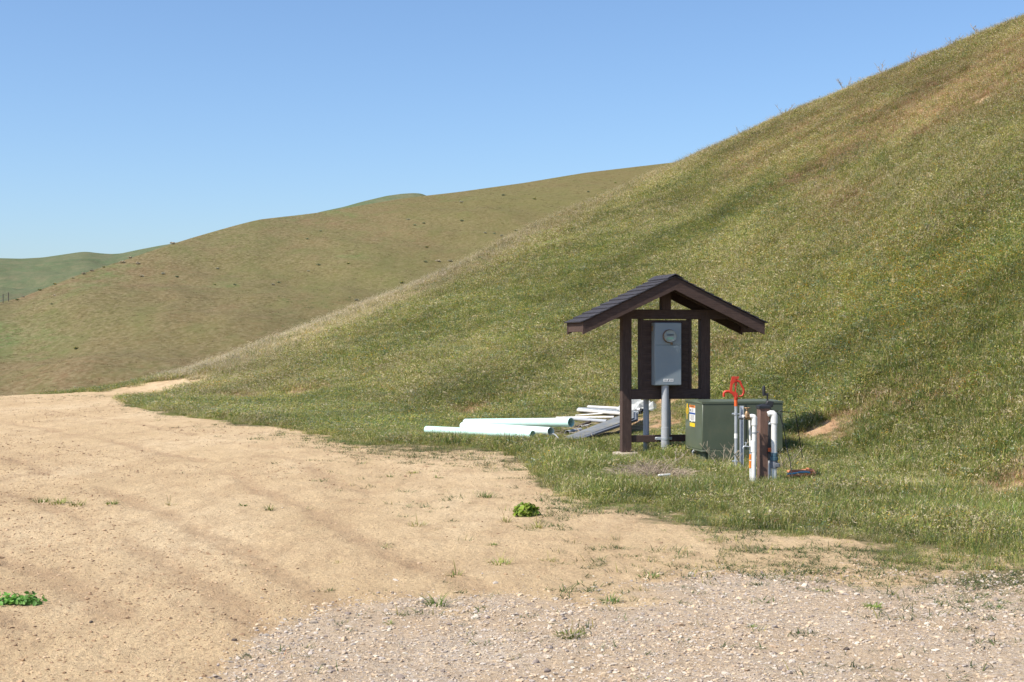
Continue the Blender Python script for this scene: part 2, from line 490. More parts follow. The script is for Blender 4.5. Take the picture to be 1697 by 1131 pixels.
def ground_mat():
    m, t, N, L, P = nt('yard_earth')
    geo = N.new('ShaderNodeNewGeometry')
    def noise(scale, det=5, rough=0.6, vec=None, stretch=None):
        n = N.new('ShaderNodeTexNoise'); n.inputs['Scale'].default_value = scale
        n.inputs['Detail'].default_value = det; n.inputs['Roughness'].default_value = rough
        src = geo.outputs['Position']
        if stretch:
            mp = N.new('ShaderNodeMapping'); mp.inputs['Scale'].default_value = stretch[0]; mp.inputs['Rotation'].default_value = (0, 0, stretch[1])
            L.new(src, mp.inputs['Vector']); src = mp.outputs[0]
        L.new(src, n.inputs['Vector'])
        return n.outputs['Fac']
    def ramp(fac, stops):
        r = N.new('ShaderNodeValToRGB'); e = r.color_ramp.elements
        while len(e) < len(stops): e.new(0.5)
        for k, (p, c) in enumerate(stops):
            e[k].position = p; e[k].color = (*c, 1)
        L.new(fac, r.inputs[0]); return r.outputs[0]
    def mix(fac, a, b, mode='MIX'):
        x = N.new('ShaderNodeMix'); x.data_type = 'RGBA'; x.blend_type = mode
        if isinstance(fac, (int, float)): x.inputs['Factor'].default_value = fac
        else: L.new(fac, x.inputs['Factor'])
        for i, s in ((6, a), (7, b)):
            if isinstance(s, tuple): x.inputs[i].default_value = (*s, 1)
            else: L.new(s, x.inputs[i])
        return x.outputs[2]
    def attr(n):
        a = N.new('ShaderNodeAttribute'); a.attribute_name = n; return a.outputs['Fac']
    def rng_(f, a, b, c=0.0, d=1.0):
        x = N.new('ShaderNodeMapRange'); x.inputs['From Min'].default_value = a; x.inputs['From Max'].default_value = b
        x.inputs['To Min'].default_value = c; x.inputs['To Max'].default_value = d
        L.new(f, x.inputs['Value']); return x.outputs[0]
    def math_(op, a, b):
        x = N.new('ShaderNodeMath'); x.operation = op
        for i, s in ((0, a), (1, b)):
            if isinstance(s, (int, float)): x.inputs[i].default_value = s
            else: L.new(s, x.inputs[i])
        return x.outputs[0]
    dirt = ramp(noise(0.55, 6, 0.65, stretch=((1.0, 0.35, 1), R(20))), [(0.28, (0.485, 0.35, 0.195)), (0.5, (0.585, 0.433, 0.252)), (0.72, (0.665, 0.516, 0.322))])
    dirt = mix(rng_(noise(3.0, 6, 0.7, stretch=((1, 0.5, 1), R(20))), 0.48, 0.74, 0, 0.65), dirt, (0.38, 0.255, 0.145))
    dirt = mix(rng_(noise(1.3, 7, 0.72, stretch=((1.3, 0.4, 1), R(-24))), 0.50, 0.72, 0, 0.6), dirt, (0.36, 0.24, 0.138))
    dirt = mix(rng_(noise(30, 5, 0.75), 0.48, 0.68, 0, 0.75), dirt, (0.30, 0.20, 0.12))
    dirt = mix(rng_(noise(75, 2, 0.5), 0.62, 0.72, 0, 0.5), dirt, (0.64, 0.52, 0.38))
    tk = math_('ADD', attr('track'), rng_(noise(9, 6, 0.75), 0.3, 0.7, -0.6, 0.2))
    dirt = mix(rng_(tk, 0.1, 0.7, 0, 0.42), dirt, (0.31, 0.20, 0.118))
    # gravel bed between the stones
    vor = N.new('ShaderNodeTexVoronoi'); vor.inputs['Scale'].default_value = 46
    L.new(geo.outputs['Position'], vor.inputs['Vector'])
    sep = N.new('ShaderNodeSeparateColor'); L.new(vor.outputs['Color'], sep.inputs[0])
    grav = ramp(sep.outputs[0], [(0.1, (0.36, 0.28, 0.20)), (0.4, (0.47, 0.375, 0.28)), (0.65, (0.49, 0.42, 0.345)), (0.95, (0.57, 0.46, 0.32))])
    grav = mix(rng_(noise(1.1, 4), 0.35, 0.65, 0.1, 0.8), grav, (0.46, 0.34, 0.22))
    gm = math_('ADD', attr('gravel'), rng_(noise(2.2, 5), 0.3, 0.7, -0.35, 0.35))
    base = mix(rng_(gm, 0.35, 0.62), dirt, grav)
    # soil and thatch under the grass
    thatch = ramp(noise(5, 6, 0.7), [(0.3, (0.115, 0.10, 0.048)), (0.5, (0.19, 0.155, 0.078)), (0.7, (0.31, 0.245, 0.14))])
    thatch = mix(rng_(noise(0.35, 4), 0.45, 0.65, 0, 0.5), thatch, (0.11, 0.115, 0.045))
    gg = math_('ADD', attr('grass'), rng_(noise(2.6, 6, 0.7), 0.3, 0.7, -0.3, 0.3))
    base = mix(rng_(gg, 0.68, 1.0), base, thatch)
    bare = math_('ADD', attr('bare'), rng_(noise(3.2, 6, 0.7), 0.35, 0.65, -0.6, 0.35))
    base = mix(rng_(bare, 0.35, 0.6), base, ramp(noise(2.5, 5), [(0.35, (0.38, 0.225, 0.125)), (0.65, (0.51, 0.35, 0.21))]))
    L.new(base, P.inputs['Base Color'])
    P.inputs['Roughness'].default_value = 0.97
    P.inputs['Specular IOR Level'].default_value = 0.15
    h = math_('ADD', math_('MULTIPLY', noise(26, 6, 0.7), 1.0), math_('MULTIPLY', noise(110, 3, 0.6), 0.4))
    h = math_('ADD', h, math_('MULTIPLY', noise(7, 5, 0.6, stretch=((1, 0.45, 1), R(20))), 1.3))
    b = N.new('ShaderNodeBump'); b.inputs['Strength'].default_value = 0.85; b.inputs['Distance'].default_value = 0.035
    L.new(h, b.inputs['Height']); L.new(b.outputs[0], P.inputs['Normal'])
    return m
M_GROUND = ground_mat()

def hill_mat(name, cols, patch_cols, s=1.0, bump=0.3, bdist=0.2, side=None):
    m, t, N, L, P = nt(name)
    geo = N.new('ShaderNodeNewGeometry')
    def noise(scale, det=5, rough=0.6, stretch=(1, 1, 1), rz=0):
        mp = N.new('ShaderNodeMapping'); mp.inputs['Scale'].default_value = stretch; mp.inputs['Rotation'].default_value = (0, 0, rz)
        L.new(geo.outputs['Position'], mp.inputs['Vector'])
        n = N.new('ShaderNodeTexNoise'); n.inputs['Scale'].default_value = scale * s
        n.inputs['Detail'].default_value = det; n.inputs['Roughness'].default_value = rough
        L.new(mp.outputs[0], n.inputs['Vector']); return n.outputs['Fac']
    r = N.new('ShaderNodeValToRGB'); e = r.color_ramp.elements
    e.new(0.5); e.new(0.6)
    for k, (p, c) in enumerate(zip((0.22, 0.42, 0.58, 0.78), cols)):
        e[k].position = p; e[k].color = (*c, 1)
    L.new(noise(0.035, 6, 0.62, (1, 0.55, 1.4)), r.inputs[0])
    out = r.outputs[0]
    for k, (sc, lo, hi, amt, c, st) in enumerate(patch_cols):
        mr = N.new('ShaderNodeMapRange'); mr.inputs['From Min'].default_value = lo; mr.inputs['From Max'].default_value = hi
        mr.inputs['To Max'].default_value = amt
        L.new(noise(sc, 6, 0.68, st, 0.3 * k), mr.inputs['Value'])
        x = N.new('ShaderNodeMix'); x.data_type = 'RGBA'; x.inputs[7].default_value = (*c, 1)
        L.new(mr.outputs[0], x.inputs['Factor']); L.new(out, x.inputs[6]); out = x.outputs[2]
    if side:
        sx_ = N.new('ShaderNodeSeparateXYZ'); L.new(geo.outputs['Position'], sx_.inputs[0])
        ad = N.new('ShaderNodeMath'); ad.operation = 'MULTIPLY_ADD'; ad.inputs[1].default_value = 70.0; L.new(noise(0.02, 5), ad.inputs[0]); L.new(sx_.outputs[0], ad.inputs[2])
        m3 = N.new('ShaderNodeMapRange'); m3.inputs['From Min'].default_value = -25; m3.inputs['From Max'].default_value = 60; m3.inputs['To Max'].default_value = .7
        L.new(ad.outputs[0], m3.inputs['Value'])
        x = N.new('ShaderNodeMix'); x.data_type = 'RGBA'; x.inputs[7].default_value = (*side, 1)
        L.new(m3.outputs[0], x.inputs['Factor']); L.new(out, x.inputs[6]); out = x.outputs[2]
    L.new(out, P.inputs['Base Color'])
    P.inputs['Roughness'].default_value = 1.0
    P.inputs['Specular IOR Level'].default_value = 0.05
    b = N.new('ShaderNodeBump'); b.inputs['Strength'].default_value = bump; b.inputs['Distance'].default_value = bdist
    L.new(noise(2.2, 6, 0.75), b.inputs['Height']); L.new(b.outputs[0], P.inputs['Normal'])
    return m
M_MID = hill_mat('brown_green_hillside', [(0.150, 0.096, 0.056), (0.142, 0.106, 0.052), (0.132, 0.112, 0.048), (0.120, 0.118, 0.043)],
                 [(0.016, 0.40, 0.62, 0.8, (0.185, 0.098, 0.063), (1, 0.7, 2)), (0.03, 0.45, 0.60, 0.8, (0.122, 0.124, 0.046), (1, 0.5, 2)), (0.07, 0.50, 0.66, 0.6, (0.195, 0.115, 0.074), (1, 0.35, 2)), (0.10, 0.42, 0.80, 0.5, (0.155, 0.135, 0.064), (1, 0.35, 2.5)),
                  (0.05, 0.56, 0.66, 0.75, (0.085, 0.165, 0.05), (1, 0.6, 2)), (0.5, 0.42, 0.70, 0.5, (0.21, 0.17, 0.098), (1, 0.45, 1.5)), (1.6, 0.42, 0.66, 0.75, (0.078, 0.066, 0.031), (1, 0.7, 1)), (2.4, 0.45, 0.66, 0.7, (0.26, 0.21, 0.125), (1, 0.7, 1)), (0.22, 0.48, 0.68, 0.5, (0.108, 0.125, 0.046), (1, 0.4, 2))], side=(0.142, 0.128, 0.047))
M_FAR = hill_mat('far_green_hillside', [(0.088, 0.112, 0.062), (0.10, 0.13, 0.066), (0.128, 0.138, 0.076), (0.145, 0.13, 0.08)],
                 [(0.12, 0.42, 0.70, 0.7, (0.085, 0.12, 0.062), (1, 0.5, 2)), (0.45, 0.45, 0.72, 0.7, (0.185, 0.16, 0.098), (1, 0.5, 2)), (1.5, 0.45, 0.72, 0.5, (0.075, 0.09, 0.05), (1, 0.6, 1.5)), (4.0, 0.5, 0.75, 0.5, (0.19, 0.18, 0.12), (1, 0.6, 1.5))], s=0.35, bump=0.4, bdist=1.5)

# ------------------------------------------------------------------ ground sheet
th_f = np.linspace(-25.5, 25.5, 600)
th_o = np.concatenate([np.linspace(25.5, 60, 60)[1:], np.linspace(60, 300, 80)[1:], np.linspace(300, 334.5, 60)[1:-1]])
ths = np.radians(np.concatenate([th_f, th_o]))
rs = np.concatenate([[0.3, 1.0, 2.0, 3.0], np.geomspace(3.6, 78, 410), np.geomspace(84, 9000, 26)])
nT, nR = len(ths), len(rs)
gx = np.sin(ths)[None, :] * rs[:, None]; gy = np.cos(ths)[None, :] * rs[:, None]
gz = H(gx, gy)
gx, gy, gz = gx.ravel(), gy.ravel(), gz.ravel()
V = np.stack([gx, gy, gz], 1)
ii, jj = np.meshgrid(np.arange(nR - 1), np.arange(nT), indexing='ij')
j2 = (jj + 1) % nT
Q = np.stack([ii * nT + jj, (ii + 1) * nT + jj, (ii + 1) * nT + j2, ii * nT + j2], -1).reshape(-1, 4)[:, ::-1]
# the hole at the very centre
V = np.vstack([V, [[0, 0, h1(0, 0.01)]]])
# normals of the whole sheet, so that pieces meet without a seam
fn = np.cross(V[Q[:, 2]] - V[Q[:, 0]], V[Q[:, 3]] - V[Q[:, 1]])
VN = np.zeros_like(V)
for k in range(4): np.add.at(VN, Q[:, k], fn)
VN[-1] = (0, 0, 1)
VN /= np.linalg.norm(VN, axis=1)[:, None] + 1e-12
if VN[:, 2].mean() < 0: VN = -VN; Q = Q[:, ::-1]

# bare, eroded spots on the slope: (px, py, half-length x, half-length y in metres, strength)
BARE = []
for px, py, ax, ay, st in [(1335, 722, .38, .32, 1.0), (1375, 706, .32, .35, .95), (1420, 700, .25, .28, .9), (1395, 722, .3, .28, .9), (1325, 745, .2, .2, .8), (1450, 670, .2, .3, .6),
                           (1680, 805, .3, .3, .8), (1645, 845, .2, .2, .65), (1690, 830, .25, .25, .7), (775, 684, .8, .7, .8), (800, 692, .8, .5, .8), (500, 650, 1.2, .8, .75), (425, 664, 1.8, .8, .9), (345, 663, 2.0, .8, .9),
                           (1690, 85, 3.0, 2.4, .75), (1620, 118, 2.4, 1.5, .8), (1560, 150, 2.2, 1.2, .8), (1500, 178, 1.6, 1.1, .75), (1650, 150, 2.0, 1.0, .6), (1440, 200, 1.5, 1.0, .55),
                           (1340, 290, 1.6, 1.0, .5), (1420, 330, 1.0, .8, .45), (1210, 580, .9, .9, .55), (1120, 655, .6, .8, .6), (1060, 700, .8, .5, .7), (1090, 708, .7, .4, .7)]:
    p = on(px, py); BARE.append((p.x, p.y, ax, ay, st))
YEND = []
for px, py, ax, ay, st in [(130, 657, 2.0, 1.8, 3), (170, 655, 2.0, 1.8, 3), (205, 652, 1.8, 1.8, 3), (240, 646, 1.6, 1.7, 3), (275, 638, 1.4, 1.5, 2.8), (308, 628, 1.1, 1.0, 1.1), (335, 619, .9, .8, .6)]:
    p = on(px, py); YEND.append((p.x, p.y, ax, ay, st))
def yend_f(x, y):
    t = np.zeros_like(x)
    for bx, by, ax, ay, st in YEND: t = np.maximum(t, st * np.exp(-((x - bx) / ax) ** 2 - ((y - by) / ay) ** 2))
    return np.clip(t * (.5 + .9 * sstep(.35, .55, fbm(x * 1.3, y * 1.3, 57, 3))), 0, 1)
def bare_f(x, y):
    t = np.zeros_like(x)
    for bx, by, ax, ay, st in BARE:
        t = np.maximum(t, st * np.exp(-((x - bx) / ax) ** 2 - ((y - by) / ay) ** 2))
    return t * (0.35 + 1.1 * sstep(.40, .60, fbm(x * 1.6 + y * .6, y * 2.4 - x * 1.0, 55, 3)))
def grass_f(x, y):
    d = d_grass(x, y)
    w = np.interp(np.hypot(x, y), [10, 20, 30, 45], [3.8, 5.0, 6.0, 7.0])
    return sstep(-0.9, 1.1, d + (fbm(x * 0.7, y * 0.7, 51, 3) - 0.5) * w + (fbm(x * 2.6, y * 2.6, 52, 2) - 0.5) * 2.0)
def gravel_f(x, y):
    return sstep(-0.9, 0.8, d_gravel(x, y) + (fbm(x * 1.1, y * 1.1, 61, 4) - 0.5) * 2.2)
A_track = track_f(V[:, 0], V[:, 1]) * (np.hypot(V[:, 0], V[:, 1]) < 60); A_grass = grass_f(V[:, 0], V[:, 1]); A_grass = A_grass * (1 - yend_f(V[:, 0], V[:, 1])); A_grav = gravel_f(V[:, 0], V[:, 1]); A_bare = bare_f(V[:, 0], V[:, 1])
fc = V[Q].mean(1)
th_, r_, rt_, rc_, zc_ = hill_t(fc[:, 0], fc[:, 1])
is_hill = (r_ > rt_) & (zc_ > 0.25)
is_grav = (A_grav[Q].mean(1) > 0.5) & ~is_hill & (r_ < 60)
def sheet(name, sel):
    q = Q[sel]
    used, inv = np.unique(q, return_inverse=True)
    q = inv.reshape(-1, 4)
    me = bpy.data.meshes.new(name)
    me.vertices.add(len(used)); me.vertices.foreach_set('co', V[used].astype(np.float32).ravel())
    me.loops.add(q.size); me.loops.foreach_set('vertex_index', q.ravel().astype(np.int32))
    me.polygons.add(len(q)); me.polygons.foreach_set('loop_start', np.arange(0, q.size, 4, dtype=np.int32))
    me.polygons.foreach_set('use_smooth', np.ones(len(q), bool))
    for n, a in (('grass', A_grass), ('gravel', A_grav), ('bare', A_bare), ('track', A_track)):
        at = me.attributes.new(n, 'FLOAT', 'POINT'); at.data.foreach_set('value', a[used].astype(np.float32))
    me.update(); me.validate()
    me.normals_split_custom_set_from_vertices(VN[used].astype(np.float32))
    me.materials.append(M_GROUND)
    o = bpy.data.objects.new(name, me); COL.objects.link(o)
    return tag(o, kind='structure')
sheet('ground', ~is_hill & ~is_grav)
sheet('gravel', is_grav)
sheet('hillside', is_hill)

# ------------------------------------------------------------------ hills behind
def back_hill(name, px, py, Yc, Y0, z0, mat, nth=420, nr=150, amp=1.0, lo=-30, hi=30, back=1.5, seed=70):
    a = (np.array(px, float) - CX) / F
    th0 = np.degrees(np.arctan(a)); Yc = np.array(Yc, float)
    rc0 = Yc * np.sqrt(1 + a * a); zc0 = CAM_Z - (np.array(py, float) - CY) / F * Yc
    th = np.linspace(lo, hi, nth)
    k = np.hanning(7); k /= k.sum()
    sm = lambda v: np.convolve(np.pad(v, 3, mode='edge'), k, mode='valid')
    rc = sm(np.interp(th, th0, rc0)); zc = sm(np.interp(th, th0, zc0))
    r0 = Y0
    t = np.concatenate([np.linspace(0, 1, nr), 1 + np.linspace(0, back, 40)[1:]])
    T, THm = np.meshgrid(t, th, indexing='ij')
    rr = r0 + (rc[None, :] - r0) * T
    x = rr * np.sin(np.radians(THm)); y = rr * np.cos(np.radians(THm))
    s = 0.16
    tt = np.clip(T, 0, 1)
    prof = np.where(tt < s, tt * tt / (2 * s), tt - s / 2) / (1 - s / 2)
    z = z0 + (zc[None, :] - z0) * prof
    z = np.where(T > 1, zc[None, :] - (zc[None, :] - z0) * sstep(0, 1, (T - 1) / back), z)
    w = sstep(0, 0.25, 1 - tt) * sstep(0, 0.1, tt)
    z = z + w * amp * ((fbm(x * 0.02, y * 0.02, seed, 3) - 0.5) * 7 + (fbm(x * 0.15, y * 0.15, seed + 5, 3) - 0.5) * 1.0)
    me = bpy.data.meshes.new(name)
    vs = np.stack([x.ravel(), y.ravel(), z.ravel()], 1); m_, n_ = T.shape
    i, j = np.meshgrid(np.arange(m_ - 1), np.arange(n_ - 1), indexing='ij')
    q = np.stack([i * n_ + j, i * n_ + j + 1, (i + 1) * n_ + j + 1, (i + 1) * n_ + j], -1).reshape(-1, 4)
    me.from_pydata(vs.tolist(), [], q.tolist())
    me.polygons.foreach_set('use_smooth', np.ones(len(q), bool))
    me.materials.append(mat)
    me.update()
    o = bpy.data.objects.new(name, me); COL.objects.link(o); tag(o, kind='structure')
    def hgt(xx, yy):
        xx = np.asarray(xx, float); yy = np.asarray(yy, float)
        a_ = np.degrees(np.arctan2(xx, yy)); r_h = np.hypot(xx, yy)
        Tq = (r_h - r0) / (np.interp(a_, th, rc) - r0)
        fi = np.clip(np.interp(Tq, t, np.arange(len(t))), 0, len(t) - 1.001)
        fj = np.clip((a_ - lo) / (hi - lo) * (nth - 1), 0, nth - 1.001)
        i0 = fi.astype(int); j0 = fj.astype(int); u = fi - i0; v = fj - j0
        return (z[i0, j0] * (1 - u) * (1 - v) + z[i0 + 1, j0] * u * (1 - v) + z[i0, j0 + 1] * (1 - u) * v + z[i0 + 1, j0 + 1] * u * v)
    return hgt

HM = back_hill('hill', [-400, -100, 0, 31, 67, 134, 201, 286, 349, 403, 430, 493, 537, 672, 760, 868, 970, 1073, 1107, 1200, 1300, 1700, 2200],
               [548, 519, 501, 495, 481, 455, 433.5, 404.5, 385.5, 370.5, 364, 357, 351.5, 328.5, 318.5, 303.5, 286.5, 274.5, 270.5, 263, 256, 246, 250],
               [140, 150, 165, 168, 172, 180, 190, 202, 214, 222, 226, 235, 240, 256, 266, 279, 290, 299, 300, 305, 310, 320, 320], 72.0, -9.6, M_MID, amp=1.0, seed=70)
back_hill('far_hill', [-600, -200, 0, 35, 71, 100, 133, 144, 165, 183, 200, 230, 269, 290, 340, 420, 600, 900],
          [440, 430, 428.2, 429, 427, 422.8, 417.9, 417.5, 420, 421.3, 420.5, 414, 406.6, 403.5, 400, 420, 460, 520], [900] * 18, 330.0, -12, M_FAR, lo=-34, hi=0, amp=1.6, seed=90)
back_hill('far_knoll', [300, 420, 480, 530, 570, 600, 640, 665, 685, 698, 707, 720, 760, 860, 1000],
          [440, 395, 369, 351.5, 343, 334.5, 325, 321.5, 320.2, 321, 324.5, 331, 348, 380, 440], [640] * 15, 340.0, -12, M_FAR, lo=-15, hi=4, amp=0.7, seed=95, nth=300)

def on_mid(px, py):
    Y = np.linspace(75, 330, 9000)
    x = X(px, Y); z = CAM_Z - (py - CY) / F * Y
    g = HM(x, Y)
    k = np.argmax(g >= z) if np.any(g >= z) else int(np.argmin(z - g))
    return Vector((x[k], Y[k], g[k]))

# ------------------------------------------------------------------ the roofed meter stand
KX, KY, KR = X(1102.3, 20.74), 20.74, R(12.4)
KZ = 0.0
shelter = thing('meter_shelter', 'dark brown open timber shelter with shingled gable roof standing at the grass edge', 'shelter', (KX, KY, KZ), KR)
def MK():
    return Matrix.Translation((KX, KY, KZ)) @ Matrix.Rotation(KR, 4, 'Z')
PW = 0.14
for sx in (-1, 1):
    MB().box((sx * 0.6, 0, 1.10), (PW, PW, 2.04), bev=0.004).build('post', M_BROWN if sx > 0 else M_BROWN, shelter)
    MB().lathe([(0.19, -0.3), (0.2, 0.0), (0.2, 0.062), (0.185, 0.08), (0.0, 0.082)], 24, Matrix.Translation((sx * 0.6, 0, 0))).build('footing', M_CONC, shelter)
MB().box((0, 0, 2.079), (1.90, 0.138, 0.138), bev=0.004).build('top_beam', M_BROWNX, shelter)
MB().box((0, -0.001, 0.918), (1.06, 0.136, 0.145), bev=0.004).build('middle_rail', M_BROWNX, shelter)
MB().box((0, 0.0, 0.272), (1.06, 0.09, 0.098), bev=0.004).build('bottom_rail', M_BROWNX, shelter)
MB().box((0, 0, 2.32), (0.138, 0.134, 0.345), bev=0.004).build('king_post', M_BROWN, shelter)
for sx in (-1, 1):
    MB().box((sx * 0.370 - 0.006, 0, 1.50), (0.042, 0.14, 1.018), bev=0.003).build('stile', M_BROWN, shelter)
nb = 8
b0 = MB().box((0, 0, 0), (0.70, 0.022, 0.1256), bev=0.003)
for k in range(nb):
    o = b0.build('backboard_plank', M_BROWNX, shelter) if k == 0 else share(pl0, 'backboard_plank', shelter, Matrix())
    if k == 0: pl0 = o
    o.matrix_local = Matrix.Translation((-0.008, -0.052 - 0.001 * (k % 2), 1.0535 + k * 0.1255)) @ Matrix.Rotation(R(2.0), 4, 'X')
# roof
SM, RZ, HS = 0.478, 2.627, 1.375
al = math.atan(SM)
roof_mb = MB()
def band(sx, x0, x1, off, th, y0, y1, mb):            # a layer along one slope, OFF below the shingle line, TH thick (measured upright)
    z = lambda x: RZ - SM * x - off
    p = [(sx * x0, z(x0)), (sx * x1, z(x1)), (sx * x1, z(x1) - th), (sx * x0, z(x0) - th)]
    mb.prism(p if sx > 0 else p[::-1], y0, y1)
for sx in (-1, 1): band(sx, 0.0, HS - 0.03, 0.022, 0.016, -0.405, 0.405, roof_mb)
roof = roof_mb.build('roof', M_BROWNX, shelter, smooth=None)
for sx in (-1, 1):
    for y0, y1 in ((-0.448, -0.408), (0.408, 0.448)):
        m = MB(); z = lambda x: RZ - SM * x - 0.021
        xe = HS - 0.012
        p = [(0.0, z(0)), (sx * xe, z(xe)), (sx * xe, z(xe) - 0.172), (0.0, z(0) - 0.186)]
        m.prism(p if sx > 0 else p[::-1], y0, y1).build('barge_board', M_BROWNX, roof, smooth=None)
    for yc in (-0.16, -0.115, 0.10, 0.15):
        m = MB(); band(sx, 0.02, HS - 0.06, 0.0385, 0.085, yc - 0.012, yc + 0.012, m); m.build('rafter', M_BROWNX, roof, smooth=None)
    xe = HS - 0.032
    zt = RZ - SM * xe - 0.042
    MB().box((sx * (xe - 0.005), 0, zt - 0.062), (0.034, 0.81, 0.124), bev=0.003).build('eave_board', M_BROWNX, roof)
SL = HS / math.cos(al)
def shingle_mesh(w, l):
    m = MB(); t0, t1 = 0.004, 0.017
    # local: x across the roof depth, y down the slope, z out of the slope
    vs = [(-w / 2, 0, 0), (w / 2, 0, 0), (w / 2, l, 0), (-w / 2, l, 0), (-w / 2, 0, t0), (w / 2, 0, t0), (w / 2, l, t1), (-w / 2, l, t1)]
    m.add(vs, [(0, 3, 2, 1), (4, 5, 6, 7), (0, 1, 5, 4), (1, 2, 6, 5), (2, 3, 7, 6), (3, 0, 4, 7)])
    return m.mesh('shingle', M_SHING)
sh_full, sh_half = shingle_mesh(0.312, 0.20), shingle_mesh(0.154, 0.20)
rows = 10; expo = SL / rows
for sx in (-1, 1):
    for k in range(rows):
        dist = k * expo - 0.03
        cells = [(-0.316, sh_full), (0.0, sh_full), (0.316, sh_full)] if k % 2 else [(-0.395, sh_half), (-0.158, sh_full), (0.158, sh_full), (0.395, sh_half)]
        for yy, sm_ in cells:
            o = bpy.data.objects.new('shingle', sm_); COL.objects.link(o); o.parent = roof
            d = max(dist, 0.0)
            px_, pz_ = sx * d * math.cos(al), RZ - 0.024 - d * math.sin(al)
            down = Vector((sx * math.cos(al), 0, -math.sin(al))); across = Vector((0, 1, 0)) * (-sx)
            nrm = Vector((sx * math.sin(al), 0, math.cos(al)))
            across = down.cross(nrm)
            Mx = Matrix((( across.x, down.x, nrm.x, px_ + nrm.x * 0.008), (across.y, down.y, nrm.y, yy), (across.z, down.z, nrm.z, pz_ + nrm.z * 0.008), (0, 0, 0, 1)))
            o.matrix_local = Mx @ Matrix.Rotation(R(random.uniform(-0.3, 0.3)), 4, 'Z') @ Matrix.Rotation(R(2.2 + random.uniform(-.3, .3)), 4, 'X')
for k in range(4):
    y0 = -0.474 + k * 0.237
    m = MB()
    for sx in (-1, 1):
        p = [(0, RZ + 0.026 + 0.002 * k), (sx * 0.12, RZ + 0.022 - SM * 0.12), (sx * 0.12, RZ + 0.012 - SM * 0.12), (0, RZ + 0.014)]
        m.prism(p if sx > 0 else p[::-1], y0, y0 + 0.244 + 0.0015 * k)
    m.build('ridge_cap', M_SHING, roof, smooth=None)

# meter cabinet on the board
bx, by0, by1 = -0.031, -0.226, -0.073
cab = thing('electric_meter_box', 'tall grey metal electric meter cabinet mounted on the dark brown backboard', 'meter box', MK() @ Vector((bx, by1, 1.05)), KR)
MB().box((0, -0.075, 0.4525), (0.405, 0.15, 0.905), bev=0.006).build('cabinet', M_GBOX, cab)
MB().box((0, -0.154, 0.29), (0.395, 0.007, 0.565), bev=0.003).build('door', M_GBOX, cab)
MB().box((0, -0.154, 0.741), (0.395, 0.007, 0.315), bev=0.003).build('meter_cover', M_GBOX, cab)
Mf = Matrix.Translation((0.012, -0.157, 0.71)) @ Matrix.Rotation(R(90), 4, 'X')
MB().lathe([(0.097, 0.0), (0.097, 0.03), (0.092, 0.036), (0.087, 0.036), (0.087, 0.0)], 40, Mf).build('meter_ring', M_RUST, cab)
mt = MB().lathe([(0.086, 0.002), (0.086, 0.05), (0.0, 0.052)], 36, Mf).build('meter_body', M_DIAL, cab)
MB().box((0, 0, 0), (0.10, 0.004, 0.036), Matrix.Translation((0.012, -0.2115, 0.727))).build('register_window', M_GBOX, mt)
m = MB()
for k in range(5): m.box((-0.036 + k * 0.018 + 0.012, -0.2145, 0.727), (0.010, 0.002, 0.018))
m.build('register_digits', M_INK, mt)
MB().box((0.012, -0.2115, 0.68), (0.085, 0.004, 0.03)).build('green_plate', M_DIALG, mt)
MB().lathe([(0.084, 0.05), (0.083, 0.095), (0.074, 0.112), (0.04, 0.12), (0.0, 0.122)], 36, Mf).build('glass_dome', M_GLASS, cab)
MB().box((0.05, -0.168, 0.60), (0.032, 0.016, 0.028), bev=0.003).build('seal_tab', M_RUST, cab)
MB().box((-0.2065, -0.05, 0.82), (0.006, 0.035, 0.075), bev=0.001).build('side_latch', M_BRASS, cab)
lab = MB().box((0.003, -0.1588, 0.074), (0.152, 0.0016, 0.042)).build('label_plate', M_WSTICK, cab)
m = MB()
for k, (cx_, w_) in enumerate(((-0.045, 0.04), (0.045, 0.045))):
    for r_q in range(2): m.box((cx_ + 0.003, -0.1602, 0.068 + r_q * 0.013), (w_, 0.001, 0.0045))
m.prism([(-0.012, 0.06), (0.004, 0.06), (0.018, 0.088), (0.002, 0.088)], -0.1607, -0.1597)
m.build('label_print', M_DGREY, lab)

# conduits
def conduit(x, y, z0, z1, r, label, couplings, tex=M_GPVC, taper=None, name='conduit'):
    p = MK() @ Vector((x, y, 0))
    c = thing(name, label, 'conduit', p, KR, 'grey conduits of the meter shelter')
    pts = [(0, 0, z0), (0, 0, (z0 + z1) / 2), (0, 0, z1)]
    MB().tube(pts, [r * (taper or 1), r, r], 24).build('pipe', tex, c)
    for cz, ch in couplings:
        MB().lathe([(r, cz - ch / 2), (r * 1.11, cz - ch / 2 + 0.002), (r * 1.11, cz + ch / 2 - 0.002), (r, cz + ch / 2)], 24).build('coupling', tex, c)
    return c
cf = conduit(-0.055, -0.165, -0.1, 1.052, 0.054, 'thick pale grey conduit rising to the bottom of the meter box', [(0.30, 0.29)])
st = MB().box((0.0, 0.074, 0.277), (0.25, 0.04, 0.04), bev=0.003).build('strut', M_STEEL, cf)
MB().lathe([(0.0615, 0.262), (0.064, 0.263), (0.064, 0.291), (0.0615, 0.292)], 24).build('pipe_clamp', M_STEEL, cf)
conduit(-0.25, 0.125, -0.1, 1.0, 0.040, 'slim grey conduit on the left behind the shelter rails', [(0.47, 0.40)])
conduit(0.085, 0.125, -0.1, 1.0, 0.040, 'slim grey conduit partly hidden behind the thick front conduit', [(0.47, 0.40)])

